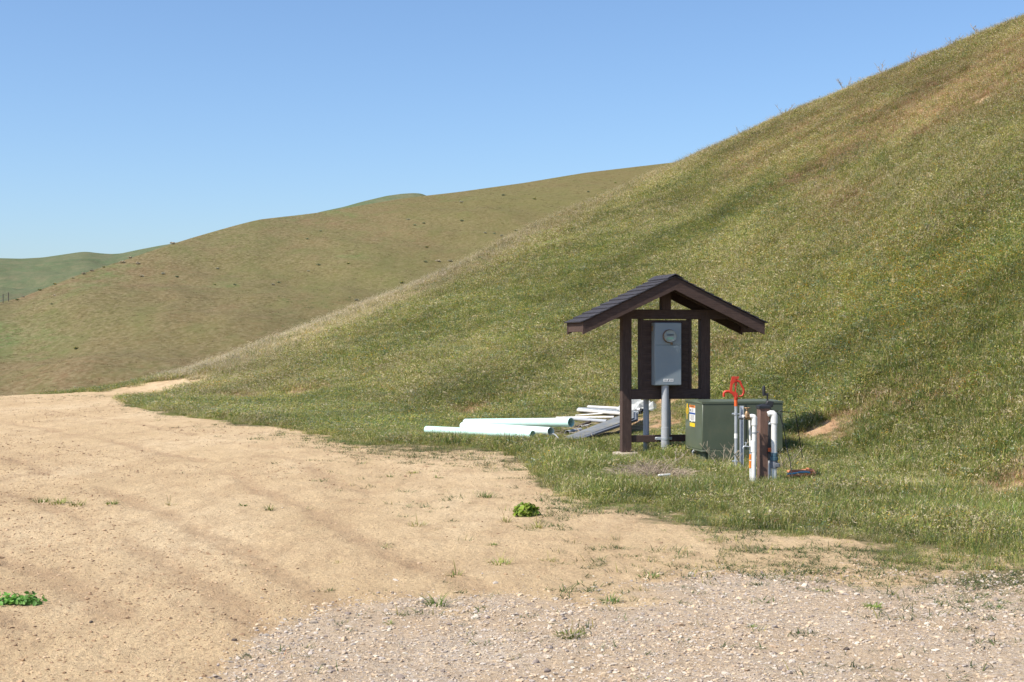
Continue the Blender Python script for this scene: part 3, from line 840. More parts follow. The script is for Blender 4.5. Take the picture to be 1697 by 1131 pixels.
# ------------------------------------------------------------------ transformer
TY = 19.55
TXp = X(1164, TY); TR = R(9.5)
tr = thing('transformer_box', 'dark green metal pad mounted transformer box with warning stickers beside shelter', 'transformer', (TXp, TY, 0), TR)
TW, TD, TZ0, TZ1 = 1.16, 0.82, 0.185, 0.855
MB().box((TW / 2, TD / 2, (TZ0 + TZ1 - 0.03) / 2), (TW, TD, TZ1 - 0.03 - TZ0), bev=0.008).build('cabinet', M_GREEN, tr)
lid = MB().add([(-0.005, -0.006, TZ1 - 0.03), (TW + 0.005, -0.006, TZ1 - 0.03), (TW + 0.005, TD + 0.005, TZ1 - 0.03), (-0.005, TD + 0.005, TZ1 - 0.03),
                (-0.005, -0.006, TZ1), (TW + 0.005, -0.006, TZ1), (TW - 0.02, TD * 0.45, TZ1 + 0.014), (0.02, TD * 0.45, TZ1 + 0.014), (TW + 0.005, TD + 0.005, TZ1), (-0.005, TD + 0.005, TZ1)],
               [(0, 3, 2, 1), (0, 1, 5, 4), (4, 5, 6, 7), (7, 6, 8, 9), (2, 3, 9, 8), (1, 2, 8, 6, 5), (3, 0, 4, 7, 9)]).build('lid', M_GREEN, tr, smooth=None)
MB().box((0.62, -0.004, (TZ0 + TZ1) / 2 - 0.02), (0.008, 0.006, TZ1 - TZ0 - 0.05)).build('door_seam', M_INK, tr)
MB().box((TW / 2, TD / 2 - 0.0, TZ0 - 0.012), (TW + 0.02, TD + 0.02, 0.022), bev=0.004).build('bottom_flange', M_GREEN, tr)
MB().box((TW / 2 + 0.02, TD / 2, 0.11), (TW - 0.06, TD - 0.07, 0.13), bev=0.005).build('sill', M_GREEND, tr)
MB().add([(0.0, -0.05, -0.15), (TW + 0.06, -0.05, -0.15), (TW + 0.06, TD + 0.06, -0.15), (-0.06, TD + 0.06, -0.15), (0.0, 0.0, 0.05), (TW + 0.02, 0.0, 0.05), (TW + 0.02, TD + 0.02, 0.05), (-0.02, TD + 0.02, 0.05)],
         [(0, 3, 2, 1), (4, 5, 6, 7), (0, 1, 5, 4), (1, 2, 6, 5), (2, 3, 7, 6), (3, 0, 4, 7)]).build('ground_sleeve', M_GREEND, tr, smooth=None)
MB().box((0.10, -0.035, 0.10), (0.05, 0.02, 0.17), bev=0.004).box((0.52, -0.04, 0.12), (0.80, 0.012, 0.14), bev=0.003).build('front_skirt', M_GREEND, tr)
MB().tube([(-0.012, 0.36, 0.16), (-0.035, 0.35, 0.14), (-0.03, 0.345, 0.09), (-0.02, 0.35, 0.07)], 0.012, 8).build('padlock_hasp', M_STEEL, tr)
MB().box((-0.028, 0.345, 0.06), (0.02, 0.045, 0.04), bev=0.004).build('padlock', M_STEEL, tr)
# stickers on the left side: y runs back from the front corner
ws = MB().box((-0.0015, 0.47, 0.675), (0.003, 0.27, 0.225)).build('warning_sticker', M_WSTICK, tr)
MB().box((-0.0038, 0.47, 0.77), (0.0016, 0.27, 0.036)).build('sticker_header', M_OSTICK, ws)
MB().box((-0.0038, 0.47, 0.672), (0.0016, 0.27, 0.026)).build('sticker_stripe', M_BSTICK, ws)
m = MB()
for k in range(6): m.box((-0.0038, 0.50 if k % 2 else 0.44, 0.738 - k * 0.0085), (0.0012, 0.12, 0.003))
for k in range(6): m.box((-0.0038, 0.47, 0.645 - k * 0.013), (0.0012, 0.2 - 0.02 * (k % 3), 0.004))
m.box((-0.0038, 0.565, 0.715), (0.0012, 0.03, 0.035))
m.build('sticker_print', M_INK, ws)
def text(body, size, mat, name, parent, M):
    cu = bpy.data.curves.new('lettering', 'FONT'); cu.body = body; cu.size = size; cu.align_x = 'CENTER'; cu.align_y = 'CENTER'; cu.extrude = 0.0004
    t = bpy.data.objects.new('lettering', cu); COL.objects.link(t)
    bpy.context.view_layer.update()
    me = bpy.data.meshes.new_from_object(t.evaluated_get(bpy.context.evaluated_depsgraph_get()))
    bpy.data.objects.remove(t); bpy.data.curves.remove(cu)
    me.name = name; me.materials.clear(); me.materials.append(mat)
    o = bpy.data.objects.new(name, me); COL.objects.link(o); o.parent = parent; o.matrix_local = M
    return o
Mtxt = Matrix(((0, 0, -1, -0.0052), (-1, 0, 0, 0.47), (0, 1, 0, 0.77), (0, 0, 0, 1)))
text('WARNING', 0.038, M_INK, 'sticker_lettering', ws, Mtxt)
ls = MB().add([(-0.002, 0.745, 0.80), (-0.002, 0.70, 0.80), (-0.002, 0.70, 0.74), (-0.002, 0.66, 0.74), (-0.002, 0.66, 0.66), (-0.002, 0.71, 0.66), (-0.002, 0.72, 0.575), (-0.002, 0.745, 0.575),
               (-0.002, 0.745, 0.66), (-0.002, 0.79, 0.66), (-0.002, 0.79, 0.735), (-0.002, 0.745, 0.735)], [tuple(range(12))]).build('tall_yellow_sticker', M_YELLOW, tr, smooth=None)
m = MB()
for k in range(4): m.box((-0.0032, 0.725, 0.673 + k * 0.018), (0.001, 0.10, 0.006))
m.build('sticker_print', M_INK, ls)
MB().box((-0.0015, 0.47, 0.512), (0.003, 0.24, 0.052)).build('small_yellow_sticker', M_YELLOW, tr)
MB().box((-0.0015, 0.49, 0.56), (0.003, 0.05, 0.016)).build('small_white_tag', M_WSTICK, tr)

# ------------------------------------------------------------------ yard hydrant and its channel post
HY = 17.75
k_ = HY / F                                            # metres per photo pixel at the hydrant
hz = h1(X(1219.5, HY), HY)
hy = thing('yard_hydrant', 'orange red frost free yard hydrant on a slim galvanised pipe', 'hydrant', (X(1219.5, HY), HY, hz))
e = k_ / 10.28                                         # metres per pixel of the close view
def q(zx, zy, y=0.0): return ((zx - 410) * e, y, (790 - (610 + zy / 10.28)) * k_)
MB().tube([(0, 0, -0.2), (0, 0, q(0, 660)[2])], 0.0185, 16).build('pipe', M_STEEL, hy)
MB().lathe([(0.021, q(0, 660)[2]), (0.0215, q(0, 560)[2]), (0.0215, q(0, 545)[2])], 18).build('sleeve', M_ORANGE, hy)
MB().lathe([(0.0185, 0.47), (0.0205, 0.471), (0.0205, 0.53), (0.0185, 0.531)], 16).build('white_tape', M_WSTICK, hy)
m = MB()
m.lathe([(0.022, q(0, 550)[2]), (0.026, q(0, 535)[2]), (0.023, q(0, 500)[2]), (0.021, q(0, 440)[2])], 18)
m.lathe([(0.012, q(0, 440)[2]), (0.0, q(0, 425)[2])], 12)
m.prism([(q(380, 0)[0], q(0, 510)[2]), (q(440, 0)[0], q(0, 500)[2]), (q(430, 0)[0], q(0, 430)[2]), (q(330, 0)[0], q(0, 395)[2]), (q(300, 0)[0], q(0, 425)[2]), (q(345, 0)[0], q(0, 455)[2])], -0.02, 0.02)
m.build('head', M_RED, hy)
MB().tube([q(345, 430), q(290, 408), q(250, 408), q(218, 420), q(205, 450), q(206, 500)], [0.019, 0.017, 0.017, 0.017, 0.016, 0.0155], 12).build('spout', M_RED, hy)
m = MB()
m.prism([(q(300, 0)[0], q(0, 410)[2]), (q(342, 0)[0], q(0, 410)[2]), (q(352, 0)[0], q(0, 290)[2]), (q(388, 0)[0], q(0, 250)[2]), (q(392, 0)[0], q(0, 205)[2]), (q(455, 0)[0], q(0, 190)[2]), (q(462, 0)[0], q(0, 152)[2]),
         (q(345, 0)[0], q(0, 152)[2]), (q(322, 0)[0], q(0, 250)[2])][::-1], -0.016, 0.016)
m.build('yoke', M_RED, hy, smooth=None)
MB().tube([q(415, 200), q(445, 232), q(480, 240), q(498, 285), q(520, 330), q(543, 365), q(546, 430), q(520, 480), q(480, 492), q(450, 488)], [0.012, 0.015, 0.015, 0.015, 0.014, 0.014, 0.0135, 0.0125, 0.011, 0.009], 10).build('lever', M_RED, hy)
m = MB().tube([q(405, 215), q(398, 280), q(408, 340), q(404, 430)], 0.0075, 8)
m.tube([q(425, 240), q(420, 310), q(390, 330)], 0.007, 8)
for zz in (230, 290, 345): m.tube([q(404, zz, -0.022), q(404, zz, 0.022)], 0.010, 8)
m.build('linkage', M_RED, hy)

ch = thing('channel_post', 'pale galvanised channel post clamped beside the hydrant pipe', 'post', (X(1229, HY - 0.03), HY - 0.03, hz))
zc_ = (790 - 673.5) * k_
m = MB().box((0, 0.015, zc_ / 2 - 0.1), (0.043, 0.004, zc_ + 0.2))
for sx in (-1, 1): m.box((sx * 0.0195, -0.006, zc_ / 2 - 0.1), (0.004, 0.038, zc_ + 0.2))
m.build('channel', M_CHAN, ch, smooth=None)
for zz in (0.775, 0.185):
    m = MB().tube([(-0.10, 0.03, zz), (0.02, 0.018, zz)], 0.006, 8)
    m.lathe([(0.021, zz - 0.014), (0.0245, zz - 0.013), (0.0245, zz + 0.013), (0.021, zz + 0.014)], 16, Matrix.Translation((-0.0715, 0.03, 0)))
    m.lathe([(0.0, -0.01), (0.013, -0.009), (0.013, 0.009), (0.0, 0.01)], 8, Matrix.Translation((-0.105, 0.03, zz)) @ Matrix.Rotation(R(90), 4, 'Y'))
    m.build('pipe_clamp', M_STEEL, ch)

# ------------------------------------------------------------------ valve post with its pipes
PYv = 16.75; kp = PYv / F
pz = h1(X(1264, PYv), PYv) 
zat = lambda py, Y=PYv: CAM_Z - (py - CY) / F * Y
vp = thing('valve_post', 'short reddish brown square timber post with a black cap between white pipes', 'post', (X(1265, PYv), PYv, pz), R(8))
ptop = zat(675.5) - pz
MB().box((0, 0, ptop / 2 - 0.15), (0.122, 0.122, ptop + 0.3), bev=0.005).build('timber', M_POST, vp)
MB().add([(-.071, -.071, 0), (.071, -.071, 0), (.071, .071, 0), (-.071, .071, 0), (-.071, -.071, .028), (.071, -.071, .028), (.071, .071, .028), (-.071, .071, .028), (0, 0, .058)],
         [(0, 3, 2, 1), (0, 1, 5, 4), (1, 2, 6, 5), (2, 3, 7, 6), (3, 0, 4, 7), (4, 5, 8), (5, 6, 8), (6, 7, 8), (7, 4, 8)], Matrix.Translation((0, 0, ptop - 0.012))).build('cap', M_BLACK, vp, smooth=None)
# rain sensor on the cap
KS = 1.35
sn = thing('rain_sensor', 'small black sensor on a bent stalk behind the cap of the post', 'sensor', (X(1272, PYv + .08), PYv + .08, zat(671.5)))
MB().box((0.015, 0, 0.01), (0.062, 0.05, 0.052), Matrix.Rotation(R(10), 4, 'Y'), bev=0.006).build('bracket', M_BLACK, sn)
MB().tube([(0.0, 0, 0.03), (-0.002, 0, 0.085), (-0.012, 0, 0.092)], 0.0085, 8).build('stalk', M_BLACK, sn)
MB().lathe([(0.0, -0.028), (0.0125, -0.027), (0.015, 0.0), (0.015, 0.045), (0.011, 0.06), (0.0, 0.061)], 14, Matrix.Translation((-0.032, 0, 0.105))).build('sensor_head', M_BLACK, sn)
MB().box((-0.012, 0, 0.09), (0.04, 0.018, 0.022), bev=0.003).build('knuckle', M_BLACK, sn)

sn.scale = (KS, KS, KS)
# left riser: elbow, couplings, brass gate valve, thin pipe beside it
RY = 16.52
rz0 = h1(X(1249, RY), RY)
rv = thing('pvc_riser', 'white pvc riser with brass gate valve on the left of the brown post', 'water pipe', (X(1250.3, RY), RY, rz0))
zr = lambda py: zat(py, RY) - rz0
kr = RY / F
lean = Vector((X(1247.5, RY) - X(1250.3, RY), -0.02, 0))
MB().tube([lean + Vector((0, 0, -0.25)), Vector((0, 0, zr(705)))], 0.0265, 18).build('pipe', M_WHITE, rv)
def sleeve(px_, py0, py1, r, n=18): 
    c = (px_ - 1250.3) * kr
    return MB().lathe([(r * 0.85, zr(py1)), (r, zr(py1) + 0.003), (r, zr(py0) - 0.003), (r * 0.85, zr(py0))], n, Matrix.Translation((c, 0, 0)))
sleeve(1250.2, 704.8, 692, 0.0335).build('elbow_socket', M_WHITE, rv)
m = MB().tube([(0, 0, zr(697)), (0, 0, zr(693.5)), (-0.010, 0, zr(691.0)), (-0.03, 0, zr(690.4)), (-0.055, 0, zr(690.6))], [0.033, 0.033, 0.032, 0.030, 0.028], 16)
m.build('elbow', M_WHITE, rv)
sleeve(1249.0, 749, 731, 0.034).build('coupling', M_WHITE, rv)
sleeve(1250.0, 719, 716.5, 0.030).build('pipe_clamp', M_STEEL, rv)
MB().tube([(0.025, 0.01, zr(717.5)), (0.075, 0.17, zr(717.5))], 0.008, 8).build('clamp_arm', M_STEEL, rv)
vx = (1238.0 - 1250.3) * kr; vz = zr(691.5)
m = MB()
Mh = Matrix.Translation((vx, 0, vz)) @ Matrix.Rotation(R(90), 4, 'Y')
m.lathe([(0.022, -0.04), (0.026, -0.04), (0.026, -0.02), (0.030, -0.01), (0.030, 0.01), (0.026, 0.02), (0.026, 0.04), (0.022, 0.04)], 14, Mh)
m.lathe([(0.026, 0.0), (0.03, 0.02), (0.026, 0.045), (0.02, 0.06), (0.014, 0.068), (0.012, 0.09), (0.006, 0.095)], 14, Matrix.Translation((vx, 0, vz)))
gv = m.build('gate_valve', M_BRASS, rv)
m = MB()
for k in range(10):
    w = 2 * math.pi * k / 10
    m.tube([(vx + 0.036 * math.cos(w), 0.036 * math.sin(w), vz + 0.106), (vx + 0.036 * math.cos(w + .63), 0.036 * math.sin(w + .63), vz + 0.106)], 0.0055, 6)
for k in range(3):
    w = math.pi * k / 3
    m.tube([(vx - 0.036 * math.cos(w), -0.036 * math.sin(w), vz + 0.106), (vx + 0.036 * math.cos(w), 0.036 * math.sin(w), vz + 0.106)], 0.004, 6)
m.lathe([(0.008, 0.09), (0.009, 0.112), (0.0, 0.114)], 8, Matrix.Translation((vx, 0, vz)))
m.build('hand_wheel', M_BRASS, gv)
MB().lathe([(0.02, -0.016), (0.026, -0.015), (0.026, 0.015), (0.02, 0.016)], 14, Matrix.Translation((vx - 0.042, 0, vz)) @ Matrix.Rotation(R(90), 4, 'Y')).build('white_nipple', M_WHITE, rv)
MB().lathe([(0.0, -0.03), (0.02, -0.029), (0.024, -0.01), (0.024, 0.02), (0.018, 0.021)], 12, Matrix.Translation((vx - 0.068, 0, vz - 0.006)) @ Matrix.Rotation(R(90), 4, 'Y')).build('end_plug', M_DGREY, rv)
tp = thing('thin_pvc_pipe', 'thin white pipe with a small chrome tap left of the white riser', 'water pipe', (X(1243, RY + .09), RY + .09, rz0))
zt_ = lambda py: zat(py, RY + .09) - rz0
MB().tube([(0.008, 0, -0.2), (0.005, 0, zt_(745)), (-0.004, 0, zt_(697))], 0.0125, 14).build('pipe', M_WHITE, tp)
m = MB().tube([(0.004, -0.03, zt_(741)), (-0.03, -0.035, zt_(740)), (-0.075, -0.04, zt_(739.5)), (-0.086, -0.04, zt_(741.5)), (-0.087, -0.04, zt_(744))], 0.0085, 10)
m.tube([(-0.055, -0.04, zt_(739)), (-0.055, -0.04, zt_(734))], 0.006, 8)
m.tube([(-0.055, -0.055, zt_(733.5)), (-0.055, -0.025, zt_(733.5))], 0.007, 8).tube([(-0.068, -0.04, zt_(733.5)), (-0.042, -0.04, zt_(733.5))], 0.006, 8)
m.build('chrome_tap', M_STEEL, tp)
for a_, b_ in ((753, 762), (764, 776)):
    MB().lathe([(0.0135, zt_(b_)), (0.017, zt_(b_) + .002), (0.017, zt_(a_) - .002), (0.0135, zt_(a_))], 12, Matrix.Translation((0.005, 0, 0))).build('orange_tape', M_OSTICK, tp)

# right hand pipe with union
WY = 16.66
wz0 = h1(X(1283, WY), WY)
rw = thing('pvc_standpipe', 'stout white pvc standpipe with blue grey union on the right of the brown post', 'water pipe', (X(1283, WY), WY, wz0))
zw = lambda py: zat(py, WY) - wz0
MB().tube([(0, 0, zw(755)), (0, 0, zw(698))], 0.0345, 20).build('pipe', M_WHITE, rw)
MB().tube([(0, 0, zw(702)), (0, 0, zw(690.5)), (-0.006, 0, zw(687.5)), (-0.02, 0, zw(685.7)), (-0.045, 0, zw(685.5)), (-0.075, 0, zw(687))], [0.041, 0.041, 0.041, 0.039, 0.035, 0.031], 18).build('elbow', M_WHITE, rw)
MB().lathe([(0.036, zw(757)), (0.041, zw(756.5)), (0.041, zw(751)), (0.036, zw(750.5))], 20).build('blue_collar', M_BLUEG, rw)
m = MB().lathe([(0.036, zw(764)), (0.045, zw(763.5)), (0.046, zw(757.5)), (0.036, zw(757))], 20)
for k in range(16):
    w = 2 * math.pi * k / 16; m.box((0, 0, 0), (0.008, 0.006, 0.04), Matrix.Translation((0.046 * math.cos(w), 0.046 * math.sin(w), zw(760.5))) @ Matrix.Rotation(w + R(90), 4, 'Z'))
m.build('union_nut', M_BLUEG, rw)
m = MB().lathe([(0.032, zw(776.5)), (0.043, zw(776)), (0.044, zw(766)), (0.036, zw(764))], 18).box((0.03, -0.01, zw(771)), (0.06, 0.07, 0.05), bev=0.008)
m.build('black_valve', M_DGREY, rw)
MB().tube([(0, 0, -0.2), (0, 0, zw(776))], 0.031, 18).build('lower_pipe', M_WHITE, rw)
MB().tube([(-0.05, 0.02, -0.2), (-0.05, 0.02, zw(764))], 0.0185, 14).build('side_pipe', M_GPVC, rw)
bk = MB().box((-0.052, 0.03, zw(731)), (0.034, 0.03, 0.47), bev=0.004).build('black_pipe', M_BLACK, rw)
MB().box((-0.05, 0.012, zw(746)), (0.04, 0.012, 0.045), bev=0.003).build('red_tag', M_ORANGE, bk)
MB().tube([(-0.045, 0.0, zw(704)), (-0.06, 0.0, zw(703)), (-0.045, 0.0, zw(701))], 0.012, 8).build('hose_clip', M_STEEL, rw)
# cable
cb = MB().tube([(X(1273, PYv + .12), PYv + .12, zat(676)), (X(1283, WY + .1), WY + .1, zat(683, WY)), (X(1293, WY + .12), WY + .12, zat(690, WY)), (X(1300, WY + .1), WY + .1, zat(718, WY)),
                (X(1304, WY + .05), WY + .05, zat(745, WY)), (X(1309, WY), WY, zat(762, WY)), (X(1311, WY), WY, zat(776, WY)), (X(1313, WY - .05), WY - .05, zat(790, WY))], 0.0055, 8)
cb.tube([(X(1286, WY + .1), WY + .1, zat(682, WY)), (X(1300, WY + .2), WY + .2, zat(684.5, WY)), (X(1318, WY + .5), WY + .5, zat(687, WY)), (X(1330, WY + .8), WY + .8, h1(X(1330, WY + .8), WY + .8) + 0.25)], 0.005, 8)
cb.tube([(X(1290, WY + .1), WY + .1, zat(684, WY)), (X(1296, WY + .1), WY + .1, zat(680, WY)), (X(1293, WY + .1), WY + .1, zat(690, WY)), (X(1288, WY + .1), WY + .1, zat(686, WY))], 0.007, 8)
tag(cb.build('cable', M_BLACK), 'tangled black cable hanging from the post cap down into the grass', 'cable')

# orange hose coil
c0 = on(1328, 797)
ho = thing('hose_coil', 'faded orange hose coil lying in the grass right of the pipes', 'hose', (c0.x, c0.y, c0.z))
m = MB()
pts = []
for k in range(120):
    w = k / 120 * 2 * math.pi * 4.2
    rr = 0.13 + 0.012 * math.sin(3 * w + k * 0.05) + 0.01 * (k % 7) / 7
    pts.append((rr * math.cos(w) * 1.15, rr * math.sin(w) * 0.9, 0.05 + 0.08 * k / 120 + 0.012 * math.sin(w * 1.7)))
m.tube(pts, 0.013, 8); m.build('coil', M_HOSE, ho)
pts = [(-0.20, -0.14, 0.09), (-0.13, -0.16, 0.10), (-0.05, -0.165, 0.115), (0.02, -0.17, 0.12), (0.07, -0.15, 0.11)]
MB().tube(pts, 0.011, 8).build('blue_tie', M_CYAN, ho)

# white scrap
c0 = on(1101, 806)
tag(MB().box((0, 0, 0), (0.145, 0.035, 0.02), Matrix.Translation(c0 + Vector((0, 0, 0.13))) @ Matrix.Rotation(R(-3), 4, 'Y') @ Matrix.Rotation(R(12), 4, 'Z'), bev=0.003).build('white_scrap', M_WHITE),
    'small white plastic scrap lying in the grass in front of the shelter', 'scrap')

# ------------------------------------------------------------------ pipes on the ground
def onr(px, py, r, lo=6.0, hi=60.0):                   # centre of something of radius r resting there
    Y = np.linspace(lo, hi, 6000); x = X(px, Y); z = CAM_Z - (py - CY) / F * Y
    g = H(x, Y) + r
    k = int(np.argmax(g >= z))
    return Vector((x[k], Y[k], z[k]))
SEGS = []
def gpipe(name, pa, pb, r, mat, label, group=None, wall=0.1, parts=(), lift=(0.0, 0.0)):
    A = onr(*pa, r + lift[0]); B = onr(*pb, r + lift[1])
    d = B - A
    SEGS.append((A.x, A.y, B.x, B.y, r))
    t = thing(name, label, 'pipe', (A.x, A.y, A.z - r), 0, group)
    M0 = Matrix.Translation((0, 0, r))
    MB().hollow((0, 0, 0), d, r, r * (1 - wall), 28, M0).build('pipe_wall', mat, t)
    u = d.normalized()
    for f, l, rr in parts:
        c = d * f
        MB().hollow(c - u * l / 2, c + u * l / 2, r * rr, r * 1.002, 24, M0).build('coupling', mat, t)
    return t
GP = 'large mint green pipes on the ground'
gpipe('large_pipe', (707, 712.6), (883, 720.8), 0.070, M_MINT, 'front mint green pipe lying lowest in the grass, nearest the dirt', GP, lift=(0.0, 0.015))
gpipe('large_pipe', (767, 706.3), (913, 715.2), 0.072, M_MINTW, 'middle mint pipe with a sunlit white top between two greener pipes', GP, lift=(0.0, 0.04))
gpipe('large_pipe', (772, 701.5), (946.5, 700.4), 0.084, M_MINT, 'rear mint green pipe with its dark open end propped highest', GP, lift=(0.0, 0.13))
WP = 'thin plastic pipes piled behind the large mint pipes'
gpipe('thin_pipe', (975, 674.5), (1062, 679.0), 0.030, M_WPVC, 'white pipe at the back and top of the thin pipe pile', WP, lift=(0.06, 0.08))
gpipe('thin_pipe', (958, 680.0), (1050, 687.5), 0.036, M_WPVC, 'stout white pipe under the perforated grey channel in the pile', WP, lift=(0.02, 0.03))
gpipe('thin_pipe', (954, 689.0), (1004, 685.0), 0.016, M_WPVC, 'thinnest white pipe lying askew across the middle of the pile', WP, lift=(0.02, 0.03))
gpipe('thin_pipe', (922, 692.8), (1018, 691.6), 0.024, M_WPVC, 'long white pipe just above the open end of the rear mint pipe', WP, lift=(0.0, 0.01))
gpipe('thin_pipe', (938, 693.6), (1006, 698.6), 0.034, M_GPVC, 'lilac grey pipe with a coupling, ending under the leaning grey sheets', WP, parts=((0.55, 0.012, 1.1),), lift=(0.0, 0.01))
gpipe('thin_pipe', (962, 707.6), (976, 705.0), 0.022, M_WPVC, 'short white pipe offcut beside the mint pipe mouth', WP)
gpipe('thin_pipe', (940, 718.0), (962, 714.0), 0.05, M_GPVC, 'short grey pipe stub half buried among dry sticks', WP, parts=((0.35, 0.02, 1.06),), lift=(-0.02, -0.02))
gpipe('dark_rod', (953, 709.0), (978, 699.5), 0.028, M_DSTONE, 'dark brown bar lying between white pipes and the mint pipe mouth', lift=(0.0, 0.02))
# perforated channel
A = onr(960, 677.8, 0.07); B = onr(1060, 684.0, 0.09); d = B - A; L_ = d.length
Mc = Matrix.Translation(A) @ d.to_track_quat('X', 'Z').to_matrix().to_4x4()
pc = thing('perforated_channel', 'grey perforated metal channel lying across the white pipes', 'channel', A, 0)
pc.matrix_world = Mc
m = MB().box((L_ / 2, -0.03, 0), (L_, 0.004, 0.06)).box((L_ / 2, 0.0, 0.028), (L_, 0.06, 0.004)).box((L_ / 2, 0.03, 0), (L_, 0.004, 0.06))
m.build('channel', M_STEEL, pc, smooth=None)
m = MB()
for k in range(int(L_ / 0.05)): m.box((0.03 + k * 0.05, -0.0335, -0.005), (0.026, 0.003, 0.022))
m.build('slots', M_INK, pc, smooth=None)

# leaning stack of grey sheets
def sheet_piece(name, corners, th, mat, label, group, parent=None):
    c = [Vector(p) for p in corners]
    n = (c[1] - c[0]).cross(c[3] - c[0]).normalized()
    if n.z < 0: n = -n
    o_ = c[0].copy()
    vs = [p - o_ for p in c] + [p - o_ + n * th for p in c]
    o = MB().add(vs, [(0, 1, 2, 3), (4, 7, 6, 5), (0, 4, 5, 1), (1, 5, 6, 2), (2, 6, 7, 3), (3, 7, 4, 0)]).build(name, mat, None, smooth=None)
    o.location = o_
    return tag(o, label, 'sheet', group)
def sp(px, py, up): return onr(px, py, up)
GS = 'grey sheets leaning by the shelter'
S0 = [sp(933, 727, 0.0), sp(956, 728, 0.0), sp(1050, 694, 0.27), sp(1050, 681, 0.22)]
SEGS.append((*S0[0].lerp(S0[1], .5).xy, *S0[2].lerp(S0[3], .5).xy, .25))
sheet_piece('grey_sheet', S0, 0.014, M_SHEET, 'widest grey sheet, dusty, on top of the leaning stack', GS)
for k, (dz, dx, lb, mt_) in enumerate(((0.022, 0.02, 'narrow black edged sheet directly under the top grey sheet', M_DGREY), (0.044, 0.05, 'lowest dark sheet at the bottom of the leaning stack', M_BLACK))):
    sheet_piece('grey_sheet', [p + Vector((dx + 0.03, -0.02, -dz * (0.35 if i < 2 else 1.0))) for i, p in enumerate(S0)], 0.012, mt_, lb, GS)
gpipe('thin_rod', (946, 729.6), (996, 730.2), 0.013, M_DGREY, 'thin grey rod lying at the foot of the leaning grey sheets')
a = onr(905, 722, 0.02); b = onr(926, 727, 0.02)
tag(MB().tube([a, a.lerp(b, .3) + Vector((0, 0, .06)), a.lerp(b, .7) + Vector((0, 0, .055)), b], 0.011, 8).build('bent_tube', M_GPVC), 'bent grey tube in front of the mint pipe ends', 'tube')
# crumpled plastic behind the shelter
c0 = on(1058, 682)
bmv = MB(); nn = 11
vs = []; fs = []
for i in range(nn):
    for j in range(nn):
        u, v = i / (nn - 1) - .5, j / (nn - 1) - .5
        hgt_ = 0.22 * max(0, 1 - (u * u + v * v) * 3.2) * (0.5 + random.random())
        vs.append((u * 0.85 + random.uniform(-.03, .03), v * 0.7 + random.uniform(-.03, .03), hgt_ + 0.02))
for i in range(nn - 1):
    for j in range(nn - 1):
        p = i * nn + j; fs.append((p, p + nn, p + nn + 1, p + 1))
o = MB().add(vs, fs).build('plastic_sheet', M_PLAST, None, smooth=None); o.location = c0
tag(o, 'pale crumpled plastic sheet lying behind the shelter beside the left conduit', 'plastic sheet')
# dry sticks by the pipe mouths
st_ = MB()
for k in range(46):
    p = on(random.uniform(915, 975), random.uniform(706, 726)) + Vector((0, 0, 0.02))
    w = random.uniform(0, 6.28); l = random.uniform(.1, .38)
    dd = Vector((math.cos(w), math.sin(w), random.uniform(0, .5))) * l
    st_.tube([p, p + dd * .5 + Vector((0, 0, .02)), p + dd], [.008, .006, .003], 5)
tag(st_.build('dry_sticks', M_TWIG), kind='stuff')

# ------------------------------------------------------------------ plants: clump meshes
GREENS = [(0.200, 0.250, 0.048), (0.155, 0.220, 0.052), (0.245, 0.28, 0.060), (0.13, 0.195, 0.055)]
OLIVE = [(0.34, 0.305, 0.088), (0.30, 0.29, 0.084), (0.37, 0.325, 0.125)]
STRAW = [(0.58, 0.50, 0.32), (0.53, 0.45, 0.28), (0.62, 0.54, 0.38), (0.46, 0.37, 0.24)]
RUST = [(0.46, 0.26, 0.155), (0.40, 0.25, 0.15), (0.52, 0.36, 0.23)]
DARK = [(0.105, 0.165, 0.060), (0.12, 0.185, 0.075), (0.11, 0.155, 0.07)]
BLUEG = [(0.165, 0.225, 0.125), (0.20, 0.24, 0.15)]
def jit(c, a=0.18):
    k = 1 + random.uniform(-a, a)
    return (c[0] * k, c[1] * k, c[2] * k)
def blade(mb, base, az, h, lean, w, col, curl=0.5, seg=3, tipcol=None):
    dx, dy = math.cos(az), math.sin(az); sx, sy = -dy, dx
    vs = []; cs = []
    for i in range(seg + 1):
        t = i / seg
        out = lean * (t ** (1 + curl)) * h
        z = h * t * (1 - 0.35 * lean * t)
        ww = w * (1 - t) ** 0.7 * 0.5
        c = Vector(base) + Vector((dx * out, dy * out, z))
        cc = col if tipcol is None or t < 0.6 else tipcol
        if i < seg:
            vs += [c + Vector((sx * ww, sy * ww, 0)), c - Vector((sx * ww, sy * ww, 0))]; cs += [cc, cc]
        else:
            vs.append(c); cs.append(cc)
    fs = []
    for i in range(seg - 1): fs.append((2 * i, 2 * i + 1, 2 * i + 3, 2 * i + 2))
    fs.append((2 * seg - 2, 2 * seg - 1, 2 * seg))
    n = len(mb.v)
    mb.v += [tuple(v) for v in vs]; mb.f += [tuple(i + n for i in f) for f in fs]; mb.c += cs
    return Vector(vs[-1])
def seedhead(mb, p, az, l, col, w=0.012):
    d = Vector((math.cos(az) * .6, math.sin(az) * .6, -0.15)).normalized(); s = Vector((-math.sin(az), math.cos(az), 0))
    for k in range(3):
        q_ = p + d * (l * k / 3) - Vector((0, 0, .01 * k)); dd = (d + Vector((0, 0, -.6 + .2 * k)) + s * random.uniform(-.6, .6)).normalized()
        n = len(mb.v)
        mb.v += [tuple(q_ + s * w * .5), tuple(q_ - s * w * .5), tuple(q_ + dd * l * .75)]; mb.f.append((n, n + 1, n + 2)); mb.c += [jit(col)] * 3
